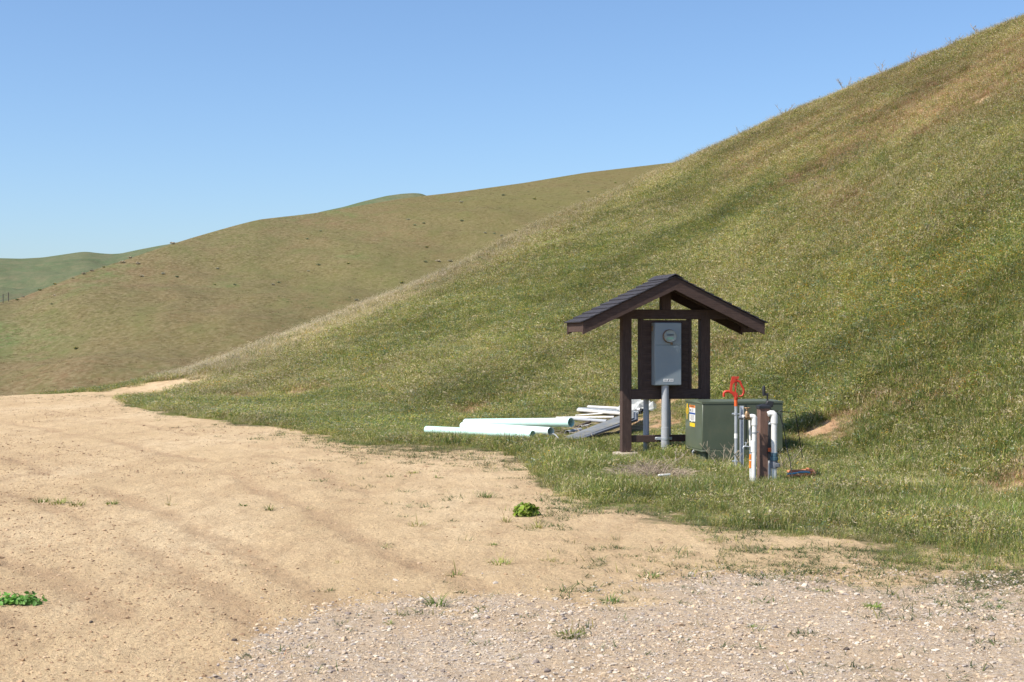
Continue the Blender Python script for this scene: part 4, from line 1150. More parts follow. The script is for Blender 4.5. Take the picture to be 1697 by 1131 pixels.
def clump(n, h, rad, w, lean, pal, heads=0.0, headcol=None, curl=0.6, tip=None, name='grass_clump', mat=None):
    mb = MB()
    for k in range(n):
        w0 = random.uniform(0, 6.283); rr = rad * math.sqrt(random.random())
        hh = h * random.uniform(.55, 1.15)
        az = random.uniform(0, 6.283)
        c = jit(random.choice(pal))
        tc_ = jit(random.choice(tip)) if tip and random.random() < 0.5 else None
        p = blade(mb, (rr * math.cos(w0), rr * math.sin(w0), -0.02), az, hh, random.uniform(.3, 1.2) * lean, w * random.uniform(.7, 1.2), c, curl, tipcol=tc_)
        if random.random() < heads: seedhead(mb, p, az, 0.042 * random.uniform(.7, 1.3) * (h / .35), jit(random.choice(headcol)), w * 0.95)
    return mb.mesh(name, mat or M_GRASS)
def flower_clump(n, h, rad, pal, fcol, fs_=0.018):
    mb = MB()
    for k in range(n):
        w0 = random.uniform(0, 6.283); rr = rad * math.sqrt(random.random())
        p = blade(mb, (rr * math.cos(w0), rr * math.sin(w0), -0.02), random.uniform(0, 6.28), h * random.uniform(.6, 1.1), random.uniform(.2, .8), 0.016, jit(random.choice(pal)), .5)
        if k % 3 == 0:
            n0 = len(mb.v); f = fs_
            mb.v += [tuple(p + Vector((f, 0, 0))), tuple(p + Vector((0, f, f * .6))), tuple(p + Vector((-f, 0, 0))), tuple(p + Vector((0, -f, f * .4)))]
            mb.f.append((n0, n0 + 1, n0 + 2, n0 + 3)); mb.c += [jit(fcol)] * 4
    return mb.mesh('flower_clump', M_GRASS)

# ------------------------------------------------------------------ scatter on points
def scatter(name, protos, pos, rz, tilt, scl, idx, kind='stuff'):
    coll = bpy.data.collections.new(name + '_kinds')
    objs = []
    for k, me in enumerate(protos):
        o = bpy.data.objects.new('%s_kind_%s' % (name, 'abcdefghijklmnopqrstuvwxyz'[k]), me); coll.objects.link(o); objs.append(o)
    me = bpy.data.meshes.new(name)
    n = len(pos)
    me.vertices.add(n); me.vertices.foreach_set('co', np.asarray(pos, np.float32).ravel())
    rot = np.stack([tilt * np.cos(rz * 3.1), tilt * np.sin(rz * 3.1), rz], 1)
    a = me.attributes.new('rot', 'FLOAT_VECTOR', 'POINT'); a.data.foreach_set('vector', rot.astype(np.float32).ravel())
    a = me.attributes.new('scl', 'FLOAT_VECTOR', 'POINT'); a.data.foreach_set('vector', np.asarray(scl, np.float32).ravel())
    a = me.attributes.new('pick', 'INT', 'POINT'); a.data.foreach_set('value', np.asarray(idx, np.int32))
    o = bpy.data.objects.new(name, me); COL.objects.link(o)
    g = bpy.data.node_groups.new(name + '_scatter', 'GeometryNodeTree')
    g.interface.new_socket('Geometry', in_out='INPUT', socket_type='NodeSocketGeometry')
    g.interface.new_socket('Geometry', in_out='OUTPUT', socket_type='NodeSocketGeometry')
    N, L = g.nodes, g.links
    gi = N.new('NodeGroupInput'); go = N.new('NodeGroupOutput')
    m2p = N.new('GeometryNodeMeshToPoints'); m2p.inputs['Radius'].default_value = 0.001
    ci = N.new('GeometryNodeCollectionInfo'); ci.inputs['Collection'].default_value = coll
    ci.inputs['Separate Children'].default_value = True; ci.inputs['Reset Children'].default_value = True
    iop = N.new('GeometryNodeInstanceOnPoints'); iop.inputs['Pick Instance'].default_value = True
    def na(nm, ty):
        x = N.new('GeometryNodeInputNamedAttribute'); x.data_type = ty; x.inputs['Name'].default_value = nm; return x.outputs[0]
    L.new(gi.outputs[0], m2p.inputs['Mesh']); L.new(m2p.outputs[0], iop.inputs['Points'])
    L.new(ci.outputs[0], iop.inputs['Instance'])
    L.new(na('pick', 'INT'), iop.inputs['Instance Index'])
    e2r = N.new('FunctionNodeEulerToRotation'); L.new(na('rot', 'FLOAT_VECTOR'), e2r.inputs[0])
    L.new(e2r.outputs[0], iop.inputs['Rotation']); L.new(na('scl', 'FLOAT_VECTOR'), iop.inputs['Scale'])
    L.new(iop.outputs[0], go.inputs[0])
    md = o.modifiers.new('scatter', 'NODES'); md.node_group = g
    if kind: o['kind'] = kind
    return o

def sample(n, th0, th1, r0, r1, p=1.0):
    """points in a sector; p = 2 is even by area, smaller p is denser near the camera"""
    th = R(1) * rng.uniform(th0, th1, n)
    u = rng.random(n)
    r = (r0 ** p + u * (r1 ** p - r0 ** p)) ** (1 / p) if p > 0 else r0 * (r1 / r0) ** u
    return r * np.sin(th), r * np.cos(th), r

# keep the grass off what stands in it
KEEP = [(KX + math.cos(KR) * .6, KY + math.sin(KR) * .6, .22), (KX - math.cos(KR) * .6, KY - math.sin(KR) * .6, .24)]
def near_pipes(x, y):
    d = np.full(len(x), 9.0)
    for ax_, ay_, bx_, by_, rr in SEGS: d = np.minimum(d, seg_d(x, y + 0.35, ax_, ay_, bx_, by_) - rr)
    return np.clip(1.4 - d, 0, 1)
def keep_out(x, y):
    k = np.ones(len(x), bool)
    for cx_, cy_, rr in KEEP: k &= (x - cx_) ** 2 + (y - cy_) ** 2 > rr * rr
    hc_ = on(1328, 797)
    k &= np.hypot(x - hc_.x, y - hc_.y) > .16
    for ax_, ay_, bx_, by_, rr in SEGS:
        k &= seg_d(x, y, ax_, ay_, bx_, by_) > rr + .07
    u = (x - TXp) * math.cos(TR) + (y - TY) * math.sin(TR); v = -(x - TXp) * math.sin(TR) + (y - TY) * math.cos(TR)
    k &= ~((u > -.05) & (u < TW + .05) & (v > -.05) & (v < TD + .05))
    return k

# --- the slope and the verge
PR = []
def P_(*a, **k): PR.append(clump(*a, **k)); return len(PR) - 1
g_long = [P_(34, .30, .16, .009, .75, GREENS + DARK, tip=OLIVE), P_(34, .25, .18, .008, .9, GREENS[1:] + DARK[:2] + OLIVE[:1]), P_(28, .33, .15, .008, .65, GREENS + OLIVE, heads=.12, headcol=STRAW)]
g_short = [P_(30, .12, .17, .008, 1.1, GREENS + OLIVE[:1]), P_(28, .09, .18, .008, 1.3, GREENS + DARK)]
g_mid = [P_(36, .15, .20, .009, 1.5, GREENS + OLIVE[:1]), P_(36, .17, .20, .009, 1.3, GREENS[:3] + OLIVE, tip=STRAW[:2])]
g_olive = [P_(36, .18, .20, .008, 1.2, OLIVE + GREENS[:2], heads=.2, headcol=STRAW), P_(36, .15, .21, .009, 1.4, OLIVE, heads=.15, headcol=STRAW)]
g_straw = [P_(34, .20, .20, .007, 1.1, STRAW + OLIVE, heads=.5, headcol=STRAW), P_(34, .17, .21, .008, 1.3, STRAW[1:] + OLIVE[1:], heads=.4, headcol=STRAW + RUST)]
PALE = [(0.62, 0.54, 0.38), (0.56, 0.47, 0.32), (0.66, 0.58, 0.43)]
g_pale = [P_(34, .22, .20, .008, .8, PALE, heads=.7, headcol=PALE)]
g_rust = [P_(30, .16, .20, .008, 1.2, RUST + STRAW[3:] + OLIVE[:1], heads=.4, headcol=RUST)]
g_dark = [P_(34, .18, .19, .010, 1.2, DARK), P_(30, .17, .20, .012, 1.3, BLUEG + DARK)]
def forb(n, h, rad, pal, ls):
    mb = MB()
    for k in range(n):
        w0 = random.uniform(0, 6.283); rr = rad * math.sqrt(random.random())
        c = Vector((rr * math.cos(w0), rr * math.sin(w0), h * random.uniform(.1, 1.0)))
        a = Vector((random.gauss(0, .6), random.gauss(0, .6), random.uniform(.3, 1))).normalized(); b_ = a.orthogonal().normalized(); b_.rotate(Matrix.Rotation(random.uniform(0, 6.28), 3, a))
        l = ls * random.uniform(.5, 1.3); i0 = len(mb.v); q_ = a.cross(b_) * l * random.uniform(.18, .4)
        mb.v += [tuple(c - b_ * l), tuple(c + q_), tuple(c + b_ * l), tuple(c - q_)]; mb.f.append((i0, i0 + 1, i0 + 2, i0 + 3)); mb.c += [jit(random.choice(pal), .25)] * 4
    return mb.mesh('forb_clump', M_GRASS)
g_forb = []
for pal_, h_, ls_ in ((GREENS[:3] + OLIVE, .16, .024), (BLUEG + DARK[:1] + [(.2, .24, .16)], .15, .022), (OLIVE + STRAW[:2] + GREENS[:1], .17, .022), (STRAW + RUST[:1] + OLIVE, .16, .02)):
    PR.append(forb(60, h_, .2, pal_, ls_)); g_forb.append(len(PR) - 1)
PR.append(flower_clump(30, .20, .19, GREENS + OLIVE, (0.66, 0.34, 0.03), .012)); g_flow = [len(PR) - 1]

n0 = 600000
x, y, r = sample(n0, -25.5, 32.0, 9.0, 72, 1.2)
th, rr_, rt, rc, zc = hill_t(x, y)
z = H(x, y)
dg = d_grass(x, y)
keep = (rr_ < rc + 5) & keep_out(x, y)
pg = grass_f(x, y) * sstep(-2.4, 0.2, dg)
bare = bare_f(x, y)
pg = pg * (1 - np.clip(bare * 0.85 + (fbm(x * 2.2, y * 2.2, 11, 3) - .5) * 2.6 * (bare > .1), 0, 1) * 0.92)
pg = pg * (1 - yend_f(x, y))
# flat yard strip and the toe: thinner, patchy
verge = sstep(4.0, 0.0, dg)
pg = pg * (1 - verge * 0.92 * sstep(.36, .52, fbm(x * 0.9, y * 0.9, 13, 3)))
pxa, pya = img(x, y)
pg = pg * (1 - .5 * near_pipes(x, y)) * (1 - .7 * np.exp(-((x - KX + .75) / .55) ** 2 - ((y - KY + .5) / .6) ** 2))
keep &= rng.random(n0) < pg
x, y, z, r, dg, zc, rc, bare = [v[keep] for v in (x, y, z, r, dg, zc, rc, bare)]
n = len(x)
# what grows where
pxs = CX + F * x / y; pys = CY - (z - CAM_Z) / y * F
hgt_n = np.clip(z / 14, 0, 1)
d1 = fbm(x * 0.11 + 3, y * 0.11, 101, 4); d2 = fbm(x * 0.35, y * 0.35, 103, 3); d3 = fbm(x * 1.1, y * 1.1, 105, 3)
dry = sstep(.36, .66, d1 * .55 + d2 * .3 + d3 * .15 + (hgt_n - 0.35) * 0.16)
edge = 1.3 * np.exp(-np.clip(rc - r, 0, 99) / np.interp(pxs, [300, 900, 1200], [3.2, 3.0, 1.5])) * sstep(.1, 1.0, zc) * np.interp(pxs, [700, 1150, 1300], [1, .6, .35])        # the straw along the crest
green_spot = np.exp(-((x - 6.5) / 4.0) ** 2 - ((y - 27) / 6) ** 2) + 0.8 * np.exp(-((x - 2.0) / 4.0) ** 2 - ((y - 42) / 9) ** 2) + .9 * np.exp(-((x + 5.0) / 4.0) ** 2 - ((y - 42) / 6) ** 2) * sstep(1.5, 5, rc - r)
dry = np.clip(dry + edge * .6 - green_spot * .35, 0, 1)
nearflat = sstep(1.2, 0.2, z) * sstep(28, 20, r)
dry = np.clip(dry * (1 - .15 * nearflat) + .75 * sstep(26, 19, r) * sstep(.52, .64, fbm(x * .75, y * .75, 233, 4)), 0, 1)
rust = np.clip(bare * 1.2, 0, .8) + 0.5 * sstep(.60, .72, fbm(x * .16, y * .16, 111, 4)) * sstep(6, 12, z)
dark = sstep(.55, .72, fbm(x * .4 + 7, y * .4, 113, 4)) * .6
def bandf(x0, y0, x1, y1, w): return np.exp(-(seg_d(pxs, pys, x0, y0, x1, y1) / w) ** 2)
rust = np.clip(rust + 1.0 * bandf(1740, 90, 1560, 165, 44) + .65 * bandf(1560, 165, 1380, 265, 26) + .5 * bandf(1430, 165, 1230, 275, 30) + .45 * bandf(1420, 335, 1330, 300, 28) + .4 * bandf(1600, 640, 1500, 660, 30) + .4 * bandf(1697, 800, 1600, 830, 40), 0, 1.0)
fresh = np.clip(bandf(1530, 118, 1600, 92, 22) + bandf(1010, 345, 1060, 310, 20) + .7 * bandf(700, 500, 1000, 480, 40) + .8 * bandf(1400, 520, 1697, 430, 70) + .6 * bandf(1250, 690, 1697, 600, 50), 0, 1)
dry = dry * (1 - .75 * fresh)
flow = np.exp(-((pxs - 1530) / 190) ** 2 - ((pys - 480) / 110) ** 2) * .28 + .035
u = rng.random(n); idx = np.zeros(n, int)
def choose(mask, opts): idx[mask] = np.array(opts)[rng.integers(0, len(opts), mask.sum())]
p_straw = .05 + dry * .30 + edge * 1.7; p_olive = .14 + dry * .22
p_rust = rust * .8; p_dark = dark * .38 * (1 - dry * .6)
tot = p_straw + p_olive + p_rust + p_dark + flow
sc_ = np.maximum(1, tot / .93)
c1 = p_straw / sc_; c2 = c1 + p_olive / sc_; c3 = c2 + p_rust / sc_; c4 = c3 + p_dark / sc_; c5 = c4 + flow / sc_
choose(u < c1, g_straw); choose((u >= c1) & (u < c2), g_olive); choose((u >= c2) & (u < c3), g_rust)
choose((u >= c3) & (u < c4), g_dark); choose((u >= c4) & (u < c5), g_flow); nz = sstep(26, 19, r)
size_n = 1 + nz * (1.5 * (fbm(x * 1.3, y * 1.3, 231, 3) - .5))
near_r = sstep(26, 17, r + (fbm(x * .6, y * .6, 221, 2) - .5) * 6) > rng.random(n)
choose((u >= c5) & near_r, g_long + g_short[:1]); choose((u >= c5) & ~near_r, g_mid + g_long[1:2])
v_ = rng.random(n)
choose((v_ < .34 * (1 - .5 * near_r)) & (u > c3), g_forb[:2] + g_forb[:1]); choose((v_ < .38) & (u <= c2) & (edge < .3), g_forb[2:] + g_forb[2:3])
shortz = (sstep(2.2, 0.2, dg + (fbm(x * 1.3, y * 1.3, 121, 2) - .5) * 2) > rng.random(n))
choose((.30 * np.exp(-np.clip(rc - r, 0, 99) / .9) * sstep(.1, .8, zc) * np.interp(pxs, [700, 1050], [1, 0]) > rng.random(n)), g_pale)
choose(shortz & (rng.random(n) < .75), g_short)
size = np.clip(size_n, .45, 1.6) * rng.uniform(.75, 1.2, n) * (0.8 + 0.35 * fbm(x * .5, y * .5, 131, 3)) * (1 + .35 * np.clip(edge, 0, 1)) * np.where(shortz, .7, 1.0)
size *= np.interp(r, [8, 20, 35, 70], [.72, .85, 1.0, 1.15])
size *= .42 + .58 * sstep(-.6, 2.6, dg + (fbm(x * 1.1, y * 1.1, 123, 2) - .5) * 2.2)
size *= np.where(bare > .5, .6, 1) * (1 - .62 * near_pipes(x, y))
b0_ = on(1078, 796); b1_ = (KX - .6, KY - .45)
lowg = np.exp(-((x - b0_.x) / .75) ** 2 - ((y - b0_.y) / .9) ** 2) + np.exp(-((x - b1_[0]) / .5) ** 2 - ((y - b1_[1]) / .6) ** 2)
size *= 1 - .48 * np.clip(lowg, 0, 1)
size *= np.where(r < 22, .88, 1)
size *= 1 - .62 * np.exp(-((x - TXp - .3) / 1.0) ** 2 - ((y - 18.9) / .75) ** 2)
size *= 1 - .55 * np.exp(-((x - X(1255, 16.4)) / .35) ** 2 - ((y - 16.1) / .6) ** 2)
h0_ = on(1328, 800); size *= 1 - .6 * np.exp(-((x - h0_.x) / .35) ** 2 - ((y - h0_.y + .25) / .4) ** 2)
wide = np.interp(r, [8, 30, 70], [1.0, 1.15, 1.5])
S = np.stack([size * wide, size * wide, size * rng.uniform(.8, 1.15, n)], 1)
scatter('grass', PR, np.stack([x, y, z], 1), rng.uniform(0, 6.283, n), rng.normal(0, .12, n), S, idx)
print('grass clumps', n)

# --- thin growth on the dirt
DULL = [(.075, .115, .036), (.095, .135, .042), (.12, .145, .05), (.065, .10, .036)]
SP = [clump(16, .075, .08, .008, 1.5, DULL, curl=.25), clump(12, .10, .07, .006, 1.3, DULL + OLIVE[:1], heads=.2, headcol=STRAW), clump(20, .05, .11, .008, 1.8, DULL, curl=.2), clump(10, .07, .08, .005, 1.5, DULL[2:] + RUST[1:2])]
n0 = 80000
x, y, r = sample(n0, -24, 24, 6, 48, 1.3)
dg = d_grass(x, y); dv = d_gravel(x, y)
p = np.where(dg < 0.6, 0.8 * np.exp(np.minimum(dg, 0) / 1.3) + .05 * np.exp(np.minimum(dg, 0) / 5.0), 0) * sstep(.42, .62, fbm(x * 1.0, y * 1.0, 141, 3) + .06)
p = p + .25 * np.exp(-(dv / .5) ** 2) * sstep(.5, .62, fbm(x * 1.4, y * 1.4, 143, 3)) + .03 * (dv > 0)
p = p * np.where((X(520, y) < x) & (y > 10) & (y < 26), 2.6, 1.0)
k = (rng.random(n0) < p) & keep_out(x, y) & (dg < 0.8)
x, y, r = x[k], y[k], r[k]; n = len(x)
s_ = rng.uniform(.4, 1.15, n)
scatter('sparse_grass', SP, np.stack([x, y, H(x, y)], 1), rng.uniform(0, 6.28, n), rng.normal(0, .08, n), np.stack([s_ * 1.2, s_ * 1.2, s_], 1), rng.integers(0, len(SP), n))
print('sparse', n)

# --- stones
def stone_mesh(seed, flat, mat):
    import bmesh
    rd = random.Random(seed)
    bm = bmesh.new(); bmesh.ops.create_icosphere(bm, subdivisions=1, radius=1.0)
    for v in bm.verts:
        k_s = rd.uniform(.68, 1.12)
        v.co = Vector((v.co.x * k_s * 1.15, v.co.y * k_s * rd.uniform(.7, .95), v.co.z * k_s * flat))
    me = bpy.data.meshes.new('stone'); bm.to_mesh(me); bm.free()
    me.materials.append(mat)
    return me
def gravel_mat():
    m, t, N, L, P = nt('gravel_stones')
    oi = N.new('ShaderNodeObjectInfo')
    rp = N.new('ShaderNodeValToRGB'); rp.color_ramp.interpolation = 'CONSTANT'
    cols = [(.34, .29, .245), (.42, .355, .28), (.27, .23, .20), (.48, .375, .26), (.40, .325, .25), (.44, .385, .32), (.22, .18, .155), (.50, .39, .265), (.39, .34, .30), (.52, .46, .37), (.36, .27, .19), (.44, .34, .235), (.41, .36, .305), (.45, .36, .26)]
    e = rp.color_ramp.elements
    while len(e) < len(cols): e.new(.5)
    for k, c in enumerate(cols): e[k].position = k / len(cols); e[k].color = (*[min(.62, v * 1.12) for v in c], 1)
    L.new(oi.outputs['Random'], rp.inputs[0])
    tc = N.new('ShaderNodeTexCoord'); n = N.new('ShaderNodeTexNoise'); n.inputs['Scale'].default_value = 2.5; n.inputs['Detail'].default_value = 4
    L.new(tc.outputs['Object'], n.inputs['Vector'])
    mr = N.new('ShaderNodeMapRange'); mr.inputs['From Min'].default_value = .3; mr.inputs['From Max'].default_value = .7; mr.inputs['To Min'].default_value = .8; mr.inputs['To Max'].default_value = 1.2
    L.new(n.outputs['Fac'], mr.inputs['Value'])
    mu = N.new('ShaderNodeMix'); mu.data_type = 'RGBA'; mu.blend_type = 'MULTIPLY'; mu.inputs['Factor'].default_value = 1
    L.new(rp.outputs[0], mu.inputs[6]); L.new(mr.outputs[0], mu.inputs[7]); L.new(mu.outputs[2], P.inputs['Base Color'])
    P.inputs['Roughness'].default_value = .9; P.inputs['Specular IOR Level'].default_value = .2
    return m
M_GRAVEL = gravel_mat()
def clod_mat():
    m, t, N, L, P = nt('earth_clods')
    oi = N.new('ShaderNodeObjectInfo'); rp = N.new('ShaderNodeValToRGB'); e = rp.color_ramp.elements
    e.new(.5)
    for k, c in enumerate([(.22, .145, .09), (.40, .275, .17), (.54, .40, .265)]): e[k].position = k / 2; e[k].color = (*c, 1)
    L.new(oi.outputs['Random'], rp.inputs[0]); L.new(rp.outputs[0], P.inputs['Base Color']); P.inputs['Roughness'].default_value = 1.0; P.inputs['Specular IOR Level'].default_value = .1
    return m
M_CLOD = clod_mat()
GST = [stone_mesh(200 + k, f, M_GRAVEL) for k, f in enumerate((.55, .7, .45, .8, .6, .5))]
n0 = 150000
x, y, r = sample(n0, -26, 32, 5.0, 14.0, 1.3)
gf = gravel_f(x, y)
p = gf * (0.62 + 1.0 * sstep(.35, .6, fbm(x * 1.2, y * 1.2, 151, 4))) + .05 * np.exp(np.minimum(d_gravel(x, y), 0) / .7)
k = rng.random(n0) < p
x, y, r = x[k], y[k], r[k]; n = len(x)
s_ = np.exp(rng.normal(-5.2, .52, n)).clip(.003, .026)
scatter('gravel_stones', GST, np.stack([x, y, H(x, y) + s_ * .15], 1), rng.uniform(0, 6.28, n), rng.normal(0, .3, n), np.stack([s_ * rng.uniform(.8, 1.4, n), s_, s_ * rng.uniform(.7, 1.1, n)], 1), rng.integers(0, len(GST), n))
print('gravel', n)
CST = [stone_mesh(300 + k, f, M_CLOD) for k, f in enumerate((.6, .8, .5, .7))]
n0 = 130000
x, y, r = sample(n0, -24.5, 22, 6.0, 45.0, .9)
p = (1 - gravel_f(x, y)) * sstep(1.0, -.3, d_grass(x, y)) * (.10 + .9 * sstep(.42, .62, fbm(x * .6 + y * .25, y * .33, 161, 4)))
k = rng.random(n0) < p
x, y, r = x[k], y[k], r[k]; n = len(x)
s_ = np.exp(rng.normal(-5.2, .45, n)).clip(.0025, .022) * np.interp(r, [6, 15, 40], [.9, 1.1, 1.8])
scatter('dirt_clods', CST, np.stack([x, y, H(x, y) + s_ * .1], 1), rng.uniform(0, 6.28, n), rng.normal(0, .3, n), np.stack([s_, s_, s_ * .8], 1), rng.integers(0, len(CST), n))
print('clods', n)

# --- tufts of the far hillside
FP = [clump(22, .42, .55, .05, .9, [(.21, .165, .08), (.225, .175, .088), (.20, .165, .075)], mat=M_FARGRASS, heads=.2, headcol=[(.28, .2, .12)]),
      clump(22, .38, .6, .05, .9, [(.225, .15, .09), (.215, .15, .088)], mat=M_FARGRASS),
      clump(22, .42, .55, .05, .8, [(.205, .20, .076), (.215, .205, .08)], mat=M_FARGRASS),
      clump(20, .45, .5, .045, .8, [(.36, .285, .165), (.32, .255, .15)], mat=M_FARGRASS),
      clump(22, .40, .55, .06, .8, [(.11, .175, .06), (.13, .18, .07)], mat=M_FARGRASS)]
n0 = 60000
x, y, r = sample(n0, -23, 8, 95, 330, 1.6)
z = HM(x, y)
thm = np.degrees(np.arctan2(x, y))
f1 = fbm(x * .035, y * .02, 171, 4); f2 = fbm(x * .12, y * .05, 173, 4); f3 = fbm(x * .05, y * .035, 175, 4)
u = rng.random(n0)
pr_ = sstep(.45, .6, f1) * .5 + .12 - .1 * sstep(-5, 4, thm); pg_ = sstep(.48, .62, f2) * .45 + .15 * sstep(-8, 4, thm); ps_ = .10 + .25 * sstep(.55, .65, f2 * .5 + f3 * .5); pd = sstep(.63, .70, f3) * .7
idx = np.zeros(n0, int)
a1 = pd; a2 = a1 + pr_; a3 = a2 + pg_; a4 = a3 + ps_
idx[u < a1] = 4; idx[(u >= a1) & (u < a2)] = 1; idx[(u >= a2) & (u < a3)] = 2; idx[(u >= a3) & (u < a4)] = 3
s_ = np.exp(rng.normal(-.75, .35, n0)).clip(.2, .95)
scatter('far_grass', FP, np.stack([x, y, z - .04], 1), rng.uniform(0, 6.28, n0), rng.normal(0, .1, n0), np.stack([s_ * .8, s_ * .8, s_ * .36], 1), idx)

# ------------------------------------------------------------------ single plants on the dirt
def tuft_mesh(n, h, rx, ry, w, lean, pal, heads=0, headcol=None, stalk=0):
    mb = MB()
    for k in range(n):
        w0 = random.uniform(0, 6.283); q_ = math.sqrt(random.random())
        az = w0 + random.uniform(-.9, .9)
        p = blade(mb, (rx * q_ * math.cos(w0), ry * q_ * math.sin(w0), -.012), az, h * random.uniform(.5, 1.15), random.uniform(.4, 1.3) * lean, w * random.uniform(.7, 1.2), jit(random.choice(pal)), .4)
        if random.random() < heads: seedhead(mb, p, az, .03, jit(random.choice(headcol)), w * 1.3)
    for k in range(stalk):
        blade(mb, (random.uniform(-rx, rx) * .4, 0, -.01), random.uniform(0, 6.28), h * 2.2, .35, w * .8, jit(random.choice(OLIVE)), .5)
    return mb.mesh('grass_tuft', M_GRASS)
def plant(name, me, px, py, label, cat, group=None, rz=None):
    p = on(px, py, 5.0, 60)
    o = bpy.data.objects.new(name, me); COL.objects.link(o)
    o.location = p; o.rotation_euler = (0, 0, random.uniform(0, 6.28) if rz is None else rz)
    return tag(o, label, cat, group)
TG = 'grass tufts growing singly on the dirt and gravel'
BR = [(.13, .22, .035), (.16, .26, .045), (.20, .27, .06)]
TUFTS = [  # px, py, width in pixels, height in pixels, blades, palette, stalks, label
    (68, 833, 46, 13, 34, GREENS, 0, 'left clump of the long grass strip at the left edge of the dirt'),
    (97, 835, 46, 15, 36, GREENS, 0, 'middle clump of the long grass strip at the left edge of the dirt'),
    (128, 838, 40, 13, 30, GREENS + OLIVE, 0, 'right clump of the long grass strip at the left edge of the dirt'),
    (184, 836, 32, 11, 26, GREENS, 0, 'small green tuft just right of the long grass strip on the dirt'),
    (281, 838, 32, 11, 14, OLIVE + STRAW, 2, 'sparse dry tuft midway across the left half of the dirt'),
    (402, 839, 24, 8, 18, GREENS, 0, 'low green tuft left of the upright tuft on the dirt'),
    (447, 845, 22, 13, 18, GREENS, 0, 'upright little green tuft beside a pale stone on the dirt'),
    (540, 981, 48, 10, 30, DULL + GREENS[:1], 0, 'flat dark tuft on bare dirt above the left end of the gravel'),
    (561, 933, 18, 9, 10, OLIVE, 0, 'tiny olive tuft above the flat dark tuft on the dirt'),
    (640, 908, 20, 10, 14, GREENS, 0, 'tiny green tuft left of the tall stalk on the dirt'),
    (724, 1004, 56, 26, 26, BR, 2, 'tall bright yellow green tuft with spiky blades at the gravel edge'),
    (1010, 998, 56, 17, 40, DARK + GREENS, 0, 'dark green tuft at the gravel edge right of centre'),
    (945, 1054, 84, 16, 62, GREENS, 2, 'widest low green tuft lying on the gravel'),
    (643, 1034, 24, 10, 22, BR, 0, 'bright little tuft on the left part of the gravel'),
    (692, 872, 46, 13, 30, OLIVE + STRAW, 1, 'olive and straw coloured tuft on the middle of the dirt'),
    (806, 825, 50, 14, 36, DARK + GREENS, 0, 'dense dark green tuft on the dirt left of the round leafy weed'),
    (703, 841, 24, 8, 20, DARK, 0, 'small blue green tuft above the olive and straw tuft'),
    (646, 791, 16, 8, 16, GREENS, 0, 'small tuft left of a pair on the upper dirt below the pipes'),
    (685, 785, 26, 9, 22, GREENS + OLIVE, 0, 'left tuft of a pair on the upper dirt below the pipes'),
    (727, 793, 18, 8, 18, GREENS, 0, 'right tuft of a pair on the upper dirt below the pipes'),
    (755, 955, 34, 15, 16, OLIVE + GREENS, 3, 'thin tuft with one tall bent stalk on the dirt'),
    (828, 934, 56, 14, 30, OLIVE + GREENS, 2, 'wide straggling tuft on the dirt below the round leafy weed'),
    (816, 904, 18, 9, 16, GREENS, 0, 'little green tuft between the round leafy weed and the straggling tuft'),
    (890, 876, 34, 18, 16, OLIVE + GREENS, 2, 'open upright tuft just below right of the round leafy weed'),
    (838, 866, 28, 17, 16, OLIVE, 2, 'olive tuft just left of the round leafy weed'),
    (911, 930, 40, 10, 22, GREENS + OLIVE, 1, 'flat tuft on the dirt right of the straggling tuft'),
    (1075, 957, 54, 13, 34, DARK + GREENS, 1, 'dark tuft where the dirt meets the gravel below the hydrant'),
    (1246, 1040, 22, 10, 20, BR, 0, 'small bright tuft alone in the middle of the gravel'),
    (1447, 1008, 36, 15, 36, BR, 0, 'bright green tuft on the right part of the gravel'),
    (1648, 1009, 40, 12, 30, GREENS + DARK, 0, 'low tuft on the gravel near the right edge'),
    (1062, 1124, 34, 9, 20, OLIVE, 0, 'dry olive tuft on the gravel at the bottom of the view'),
    (1362, 981, 28, 9, 24, GREENS, 0, 'green tuft on the far edge of the gravel')]
for px, py, wpx, hpx, nb_, pal, stk, lb in TUFTS:
    p = on(px, py, 5, 60); kk = p.y / F
    me = tuft_mesh(int(nb_ * 1.5), hpx * kk * 1.1, wpx * kk * .30, wpx * kk * .30, .007 + .00018 * p.y, 1.1, pal, .1, STRAW, stk)
    plant('grass_tuft', me, px, py, lb, 'grass tuft', TG)

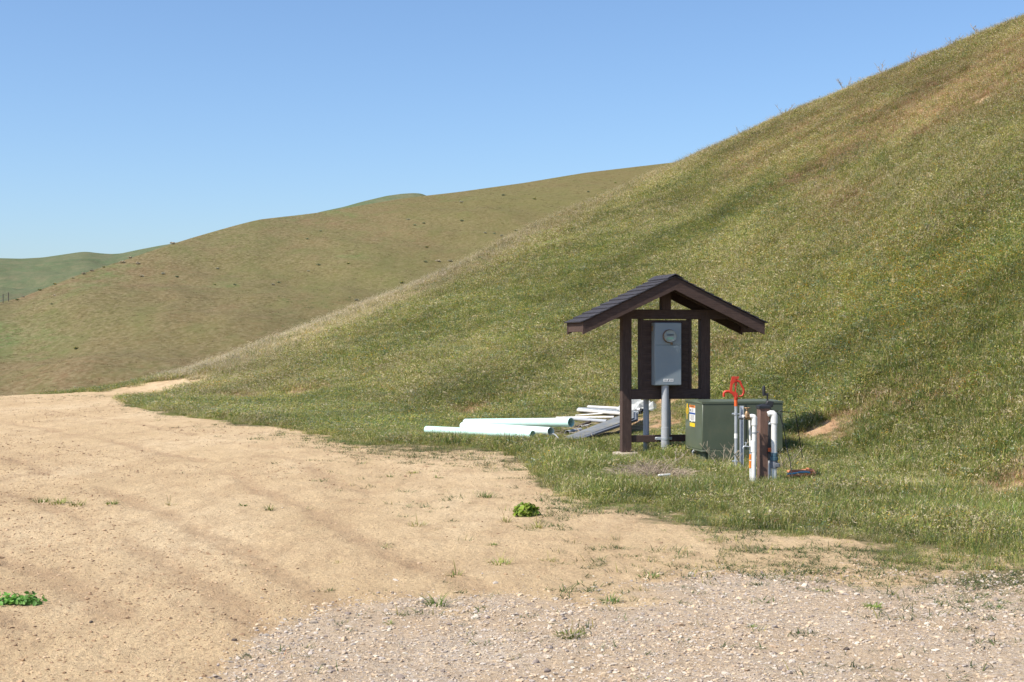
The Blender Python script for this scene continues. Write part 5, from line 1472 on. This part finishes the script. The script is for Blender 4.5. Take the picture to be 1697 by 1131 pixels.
def leafy_weed(wx, h, n, pal, ls):
    mb = MB()
    for k in range(n):
        u_ = random.uniform(0, 6.283); v_ = math.acos(random.uniform(0, 1))
        rr = random.uniform(.65, 1.0) if h > .1 else random.uniform(.2, 1.35)
        c = Vector((wx * rr * math.sin(v_) * math.cos(u_), wx * .8 * rr * math.sin(v_) * math.sin(u_), h * rr * math.cos(v_) + .012))
        nrm = Vector((math.sin(v_) * math.cos(u_) * .8, math.sin(v_) * math.sin(u_) * .8, math.cos(v_) + .5)).normalized()
        nrm = (nrm + Vector((random.gauss(0, .35), random.gauss(0, .35), random.gauss(0, .2)))).normalized()
        t_ = nrm.orthogonal().normalized(); t_.rotate(Matrix.Rotation(random.uniform(0, 6.28), 3, nrm)); b_ = nrm.cross(t_)
        l = ls * random.uniform(.6, 1.25); w_ = l * .42
        pts = [c - t_ * l * .5, c - t_ * l * .15 + b_ * w_ + nrm * l * .08, c + t_ * l * .25 + b_ * w_ * .8 + nrm * l * .06, c + t_ * l * .55 - nrm * l * .08, c + t_ * l * .25 - b_ * w_ * .8 + nrm * l * .06, c - t_ * l * .15 - b_ * w_ + nrm * l * .08, c + nrm * l * -.02]
        i0 = len(mb.v); col = jit(random.choice(pal), .25)
        mb.v += [tuple(q_) for q_ in pts]; mb.c += [col] * 7
        mb.f += [(i0 + 6, i0 + a_, i0 + b__) for a_, b__ in ((0, 1), (1, 2), (2, 3), (3, 4), (4, 5), (5, 0))]
    for k in range(14):
        az = random.uniform(0, 6.28)
        blade(mb, (0, 0, -.01), az, h * .8, .8, .01, jit((.12, .2, .05)), .3)
    return mb.mesh('leafy_weed', M_LEAF)
LIME = [(.24, .37, .03), (.29, .42, .04), (.18, .31, .03), (.36, .44, .08)]
plant('leafy_weed', leafy_weed(.135, .125, 230, LIME, .052), 872, 856, 'round bright lime green leafy weed standing alone on the dirt', 'weed', rz=.4)
lw = leafy_weed(.115, .042, 150, [(.15, .31, .05), (.19, .37, .06), (.24, .42, .09)], .034)
plant('leafy_weed', lw, 14, 1001, 'flat green leafy weed cut by the left edge of the view, outer half', 'weed', rz=.2)
plant('leafy_weed', leafy_weed(.10, .045, 110, [(.15, .31, .05), (.19, .37, .06), (.24, .42, .09)], .032), 46, 1002, 'flat green leafy weed on the dirt at far left, inner half', 'weed', rz=1.2)

# dead brush and dry weeds by the boxes
def dry_weed(h, n, spread, col, r0=.0035):
    mb = MB()
    for k in range(n):
        az = random.uniform(0, 6.28); hh = h * random.uniform(.55, 1.0)
        p0 = Vector((random.uniform(-.03, .03), random.uniform(-.03, .03), -.02)); p1 = p0 + Vector((math.cos(az) * spread * hh * .4, math.sin(az) * spread * hh * .4, hh * .55)); p2 = p1 + Vector((math.cos(az + .4) * spread * hh * .5, math.sin(az + .4) * spread * hh * .5, hh * .42))
        mb.tube([p0, p1, p2], [r0, r0 * .8, r0 * .45], 5)
        for q_ in range(5):
            b_ = p1.lerp(p2, random.random()); a2 = random.uniform(0, 6.28); l = hh * random.uniform(.12, .28)
            mb.tube([b_, b_ + Vector((math.cos(a2) * l * .6, math.sin(a2) * l * .6, l * .7))], [r0 * .6, r0 * .4], 4)
    return mb.mesh('dry_weed', M_TWIG)
for px, py, hpx, n_, lb, in ((1196, 784, 58, 5, 'tall arching dry weed in front of the transformer base, left of the hydrant'), (1243, 790, 52, 4, 'straw coloured dry weed between the hydrant and the white riser'), (1294, 785, 52, 4, 'grey dry weed behind the black cable right of the standpipe'),
                             (1115, 775, 34, 4, 'short dry weed at the foot of the thick front conduit')):
    p = on(px, py); plant('dry_weed', dry_weed(hpx * p.y / F, n_ + 3, .9, None, .005), px, py, lb, 'dry weed', 'dry weeds among the pipes and boxes')
mb = MB()
for k in range(1300):
    w0 = random.uniform(0, 6.28); q_ = math.sqrt(random.random()); l = random.uniform(.12, .36); az = random.uniform(0, 6.28)
    p0 = Vector((.62 * q_ * math.cos(w0), .5 * q_ * math.sin(w0), random.uniform(0, .17) * (1.1 - q_)))
    d_ = Vector((math.cos(az) * l * .8, math.sin(az) * l * .8, random.uniform(-.02, .22) * (1.15 - q_)))
    mb.tube([p0, p0 + d_ * .5 + Vector((0, 0, .02)), p0 + d_], [.0022, .002, .0014], 3)
plant('dead_brush', mb.mesh('dead_brush', paint('dead_brush_stems', (.36, .285, .21), .9, .25, 3, 0)), 1078, 796, 'low mat of grey tan dead brush in the grass before the shelter', 'dead brush', rz=0)

# stones that stand out
for k, (px, py, s_, mt_, lb) in enumerate(((1403, 1078, .034, M_DSTONE, 'dark brown stone on the right part of the gravel'), (151, 1033, .028, M_DSTONE, 'dark clod alone on the bare dirt at lower left'),
        (388, 1063, .034, M_DSTONE, 'grey dark stone at the left tip of the gravel'), (945, 1099, .036, paint('pale_stone', (.62, .55, .44), .9, .2, 30, .4, 90), 'largest pale stone on the gravel near the bottom edge'),
        (1162, 1001, .032, M_STONE, 'tan stone on the gravel below the dark edge tuft'), (497, 1062, .030, M_STONE, 'rounded tan stone on the gravel left of the bright little tuft'), (468, 843, .03, paint('cream_stone', (.60, .50, .38), .9, .2, 30, .4, 90), 'flat cream stone on the dirt beside the upright green tuft'))):
    p = on(px, py); o = bpy.data.objects.new('stone', stone_mesh(400 + k, .6, mt_)); COL.objects.link(o)
    s_ *= .55; o.location = p + Vector((0, 0, s_ * .25)); o.scale = (s_, s_, s_); o.rotation_euler = (0, 0, k * 1.3); tag(o, lb, 'stone')

# dry stalks along the skyline of the near slope
for k, (px, py, hpx, lb) in enumerate(((1229, 224, 13, 'lowest dry forked weed on the skyline of the near slope'), (1300, 194, 16, 'dry forked weed on the slope skyline, second up from the lowest'), (1401, 152, 17, 'thin dry weed at the middle of the slope skyline'),
                                       (1461, 124, 18, 'bushiest dry weed on the slope skyline above the middle'), (1514, 102, 18, 'dry weed on the slope skyline, next above the bushiest one'), (1580, 75, 17, 'dry weed on the upper slope skyline, next to topmost'), (1624, 58, 17, 'topmost dry weed on the slope skyline near the upper right corner'))):
    Yq = float(np.interp(px, c_px, c_Y)); xq = X(px, Yq)
    o = bpy.data.objects.new('dry_weed', dry_weed(hpx * Yq / F * 1.6, 6, .7, None, .009)); COL.objects.link(o)
    o.location = (xq, Yq, h1(xq, Yq)); tag(o, lb, 'dry weed', 'dry weeds along the slope skyline')

# ------------------------------------------------------------------ shrubs of the far hillside
def shrub_mesh(pal, n=150, w=.5, h=.42, ls=.12, fl=None):
    mb = MB()
    for k in range(n):
        u_ = random.uniform(0, 6.283); v_ = math.acos(random.uniform(-.1, 1)); rr = random.uniform(.45, 1.0) * (1 + .25 * math.sin(3 * u_ + 1))
        c = Vector((w * rr * math.sin(v_) * math.cos(u_), w * rr * math.sin(v_) * math.sin(u_), h * (.35 + .65 * rr * math.cos(v_))))
        a = Vector((random.gauss(0, 1), random.gauss(0, 1), random.gauss(.4, 1))).normalized(); b_ = a.orthogonal().normalized(); b_.rotate(Matrix.Rotation(random.uniform(0, 6.28), 3, a)); l = ls * random.uniform(.6, 1.3)
        i0 = len(mb.v); mb.v += [tuple(c - b_ * l), tuple(c + a.cross(b_) * l * .5), tuple(c + b_ * l), tuple(c - a.cross(b_) * l * .5)]; mb.f.append((i0, i0 + 1, i0 + 2, i0 + 3))
        mb.c += [jit(fl if fl and random.random() < .35 and c.z > h * .6 else random.choice(pal), .25)] * 4
    for k in range(6):
        az = random.uniform(0, 6.28); blade(mb, (0, 0, -.05), az, h * .9, .5, .05, (.16, .12, .08), .3)
    return mb.mesh('shrub', M_LEAF)
SGR = [shrub_mesh([(.24, .27, .14), (.27, .29, .16), (.21, .24, .13)]) for k in range(3)]
SGY = [shrub_mesh([(.38, .36, .25), (.42, .39, .28), (.32, .31, .21)]) for k in range(3)]
STN = [shrub_mesh([(.46, .40, .27), (.52, .45, .32), (.38, .33, .22)], 170, .55, .45) for k in range(3)]
SYL = [shrub_mesh([(.13, .17, .06), (.18, .2, .07)], 130, .45, .4, .12, (.75, .50, .03)) for k in range(3)]
SH = 'small shrubs dotted over the brown hill'
SHR = [  # px, py, kind, size, label
    (28, 498, SYL, 1.0, 'yellow flowering clump on the ridge nearest the two fence posts'), (38, 493, SGY, .8, 'grey shrub between the two lowest yellow clumps on the left ridge'), (66, 482, SYL, 1.1, 'largest yellow flowering clump on the left ridge'),
    (91, 472, SYL, 1.0, 'yellow flowering clump on the left ridge, third up from the fence'), (121, 462, STN, .7, 'small tan shrub on the left ridge just above the yellow clumps'), (138, 455, STN, 1.1, 'tan bush on the left ridge, lower of a close pair'),
    (152, 450, STN, 1.0, 'tan bush on the left ridge, upper of a close pair'), (172, 444, SYL, .8, 'yellowish clump on the ridge just below the biggest tan bushes'), (203, 436, STN, 1.5, 'biggest tan bush on the left ridge below the skyline bend'),
    (215, 428, STN, 1.2, 'pale tan bush on the left ridge directly above the biggest one'), (228, 438, STN, 1.3, 'wide tan bush lying just inside the left ridge'), (234, 459, STN, 1.1, 'pinkish tan bush below the wide tan bush on the brown hill'),
    (286, 405, STN, 1.3, 'straw coloured bush breaking the skyline where the far hill meets the ridge'), (90, 491, STN, .8, 'pale little bush below the largest yellow clump'), (85, 505, SGR, .8, 'dark little shrub below the pale bush near the left edge'),
    (125, 579, SYL, 1.1, 'yellow flowering clump alone low on the brown hill'), (270, 455, SGY, 1.1, 'grey bush left of the bright green patch on the brown hill'), (293, 460, SGR, 1.0, 'dark shrub directly below the grey bush by the green patch'),
    (356, 473, SYL, .8, 'yellow green clump right of the green patches'), (389, 473, SGR, .8, 'small dark shrub right of the yellow green clump'), (360, 446, SGY, 1.0, 'grey shrub right of the upper green patch'),
    (452, 473, SGY, 1.0, 'grey green shrub, left one of a close pair amid the brown hill'), (462, 469, SGR, 1.0, 'dark shrub, right one of a close pair amid the brown hill'), (509, 397, SGR, 1.0, 'dark shrub below the skyline left of the distant knoll'),
    (531, 384, SGR, .9, 'dark shrub up right of another below the skyline'), (528, 440, SGR, 1.1, 'dark green shrub at the centre of the brown hill'), (511, 450, SGY, .8, 'grey shrub down left of the central dark green shrub'),
    (577, 438, SYL, .9, 'dull yellow clump right of the central dark green shrub'), (591, 499, SGY, 1.1, 'grey shrub on the brown hill just above the straw edged slope'), (666, 470, SYL, 1.2, 'orange yellow clump just above the straw edged slope'),
    (676, 365, SGY, 1.2, 'grey green shrub under the knoll, left of three'), (687, 374, SGR, 1.0, 'dark shrub under the knoll, lowest of three'), (702, 371, SGR, 1.0, 'dark shrub under the knoll, right of three'),
    (707, 411, SYL, 1.1, 'brightest yellow clump on the upper middle of the hill'), (705, 435, SGR, 1.1, 'dark green shrub, left of a row of three above the slope edge'), (726, 434, STN, 1.4, 'pale tan bush, middle of a row of three above the slope edge'),
    (746, 434, STN, 1.2, 'tan bush, right of a row of three above the slope edge'), (765, 367, SGR, 1.1, 'lone dark shrub right of the three under the knoll'), (764, 336, SGY, 1.3, 'grey bush just under the skyline right of the knoll'),
    (834, 325, SGR, 1.2, 'dark shrub below the skyline left of the yellow skyline clump'), (886, 331, SYL, 1.3, 'pale yellow clump below the skyline at upper right of the hill'), (804, 387, SGY, .9, 'grey shrub, leftmost of the string beside the slope edge'),
    (819, 388, SGR, .9, 'dark shrub, second of the string beside the slope edge'), (831, 392, SGY, 1.0, 'grey shrub, third and lowest of the string beside the slope edge'), (855, 383, SGR, 1.1, 'dark shrub, last and highest of the string beside the slope edge'),
    (975, 319, SGR, 1.0, 'dark shrub far up the brown hill close to the slope crest'), (1020, 304, SYL, 1.0, 'yellowish clump highest up the brown hill by the slope crest')]
for k, (px, py, kind, sz, lb) in enumerate(SHR):
    p = on_mid(px, py)
    o = bpy.data.objects.new('shrub', kind[k % 3]); COL.objects.link(o)
    o.location = p; o.rotation_euler = (0, 0, k * 1.7); s_ = sz * np.interp(p.y, [120, 280], [.45, .58]); o.scale = (s_, s_, s_ * random.uniform(.8, 1.1))
    tag(o, lb, 'shrub', SH)

# fence on the left ridge
fa = on_mid(5, 503); fb = on_mid(14, 500)
fe = thing('wire_fence', 'short run of wire fence with dark posts on the left ridge', 'fence', fa)
for q_ in (Vector((0, 0, 0)), fb - fa, (fa - fb) * 1.0, (fa - fb) * 2.0):
    MB().tube([q_ + Vector((0, 0, -.4)), q_ + Vector((0, 0, .5)), q_ + Vector((0, 0, 1.05))], .05, 8).build('post', M_DSTONE, fe)
for hz_ in (.35, .85):
    MB().tube([(fa - fb) * 2 + Vector((0, 0, hz_)), Vector((0, 0, hz_)), (fb - fa) + Vector((0, 0, hz_))], .008, 5).build('wire', M_STEEL, fe)
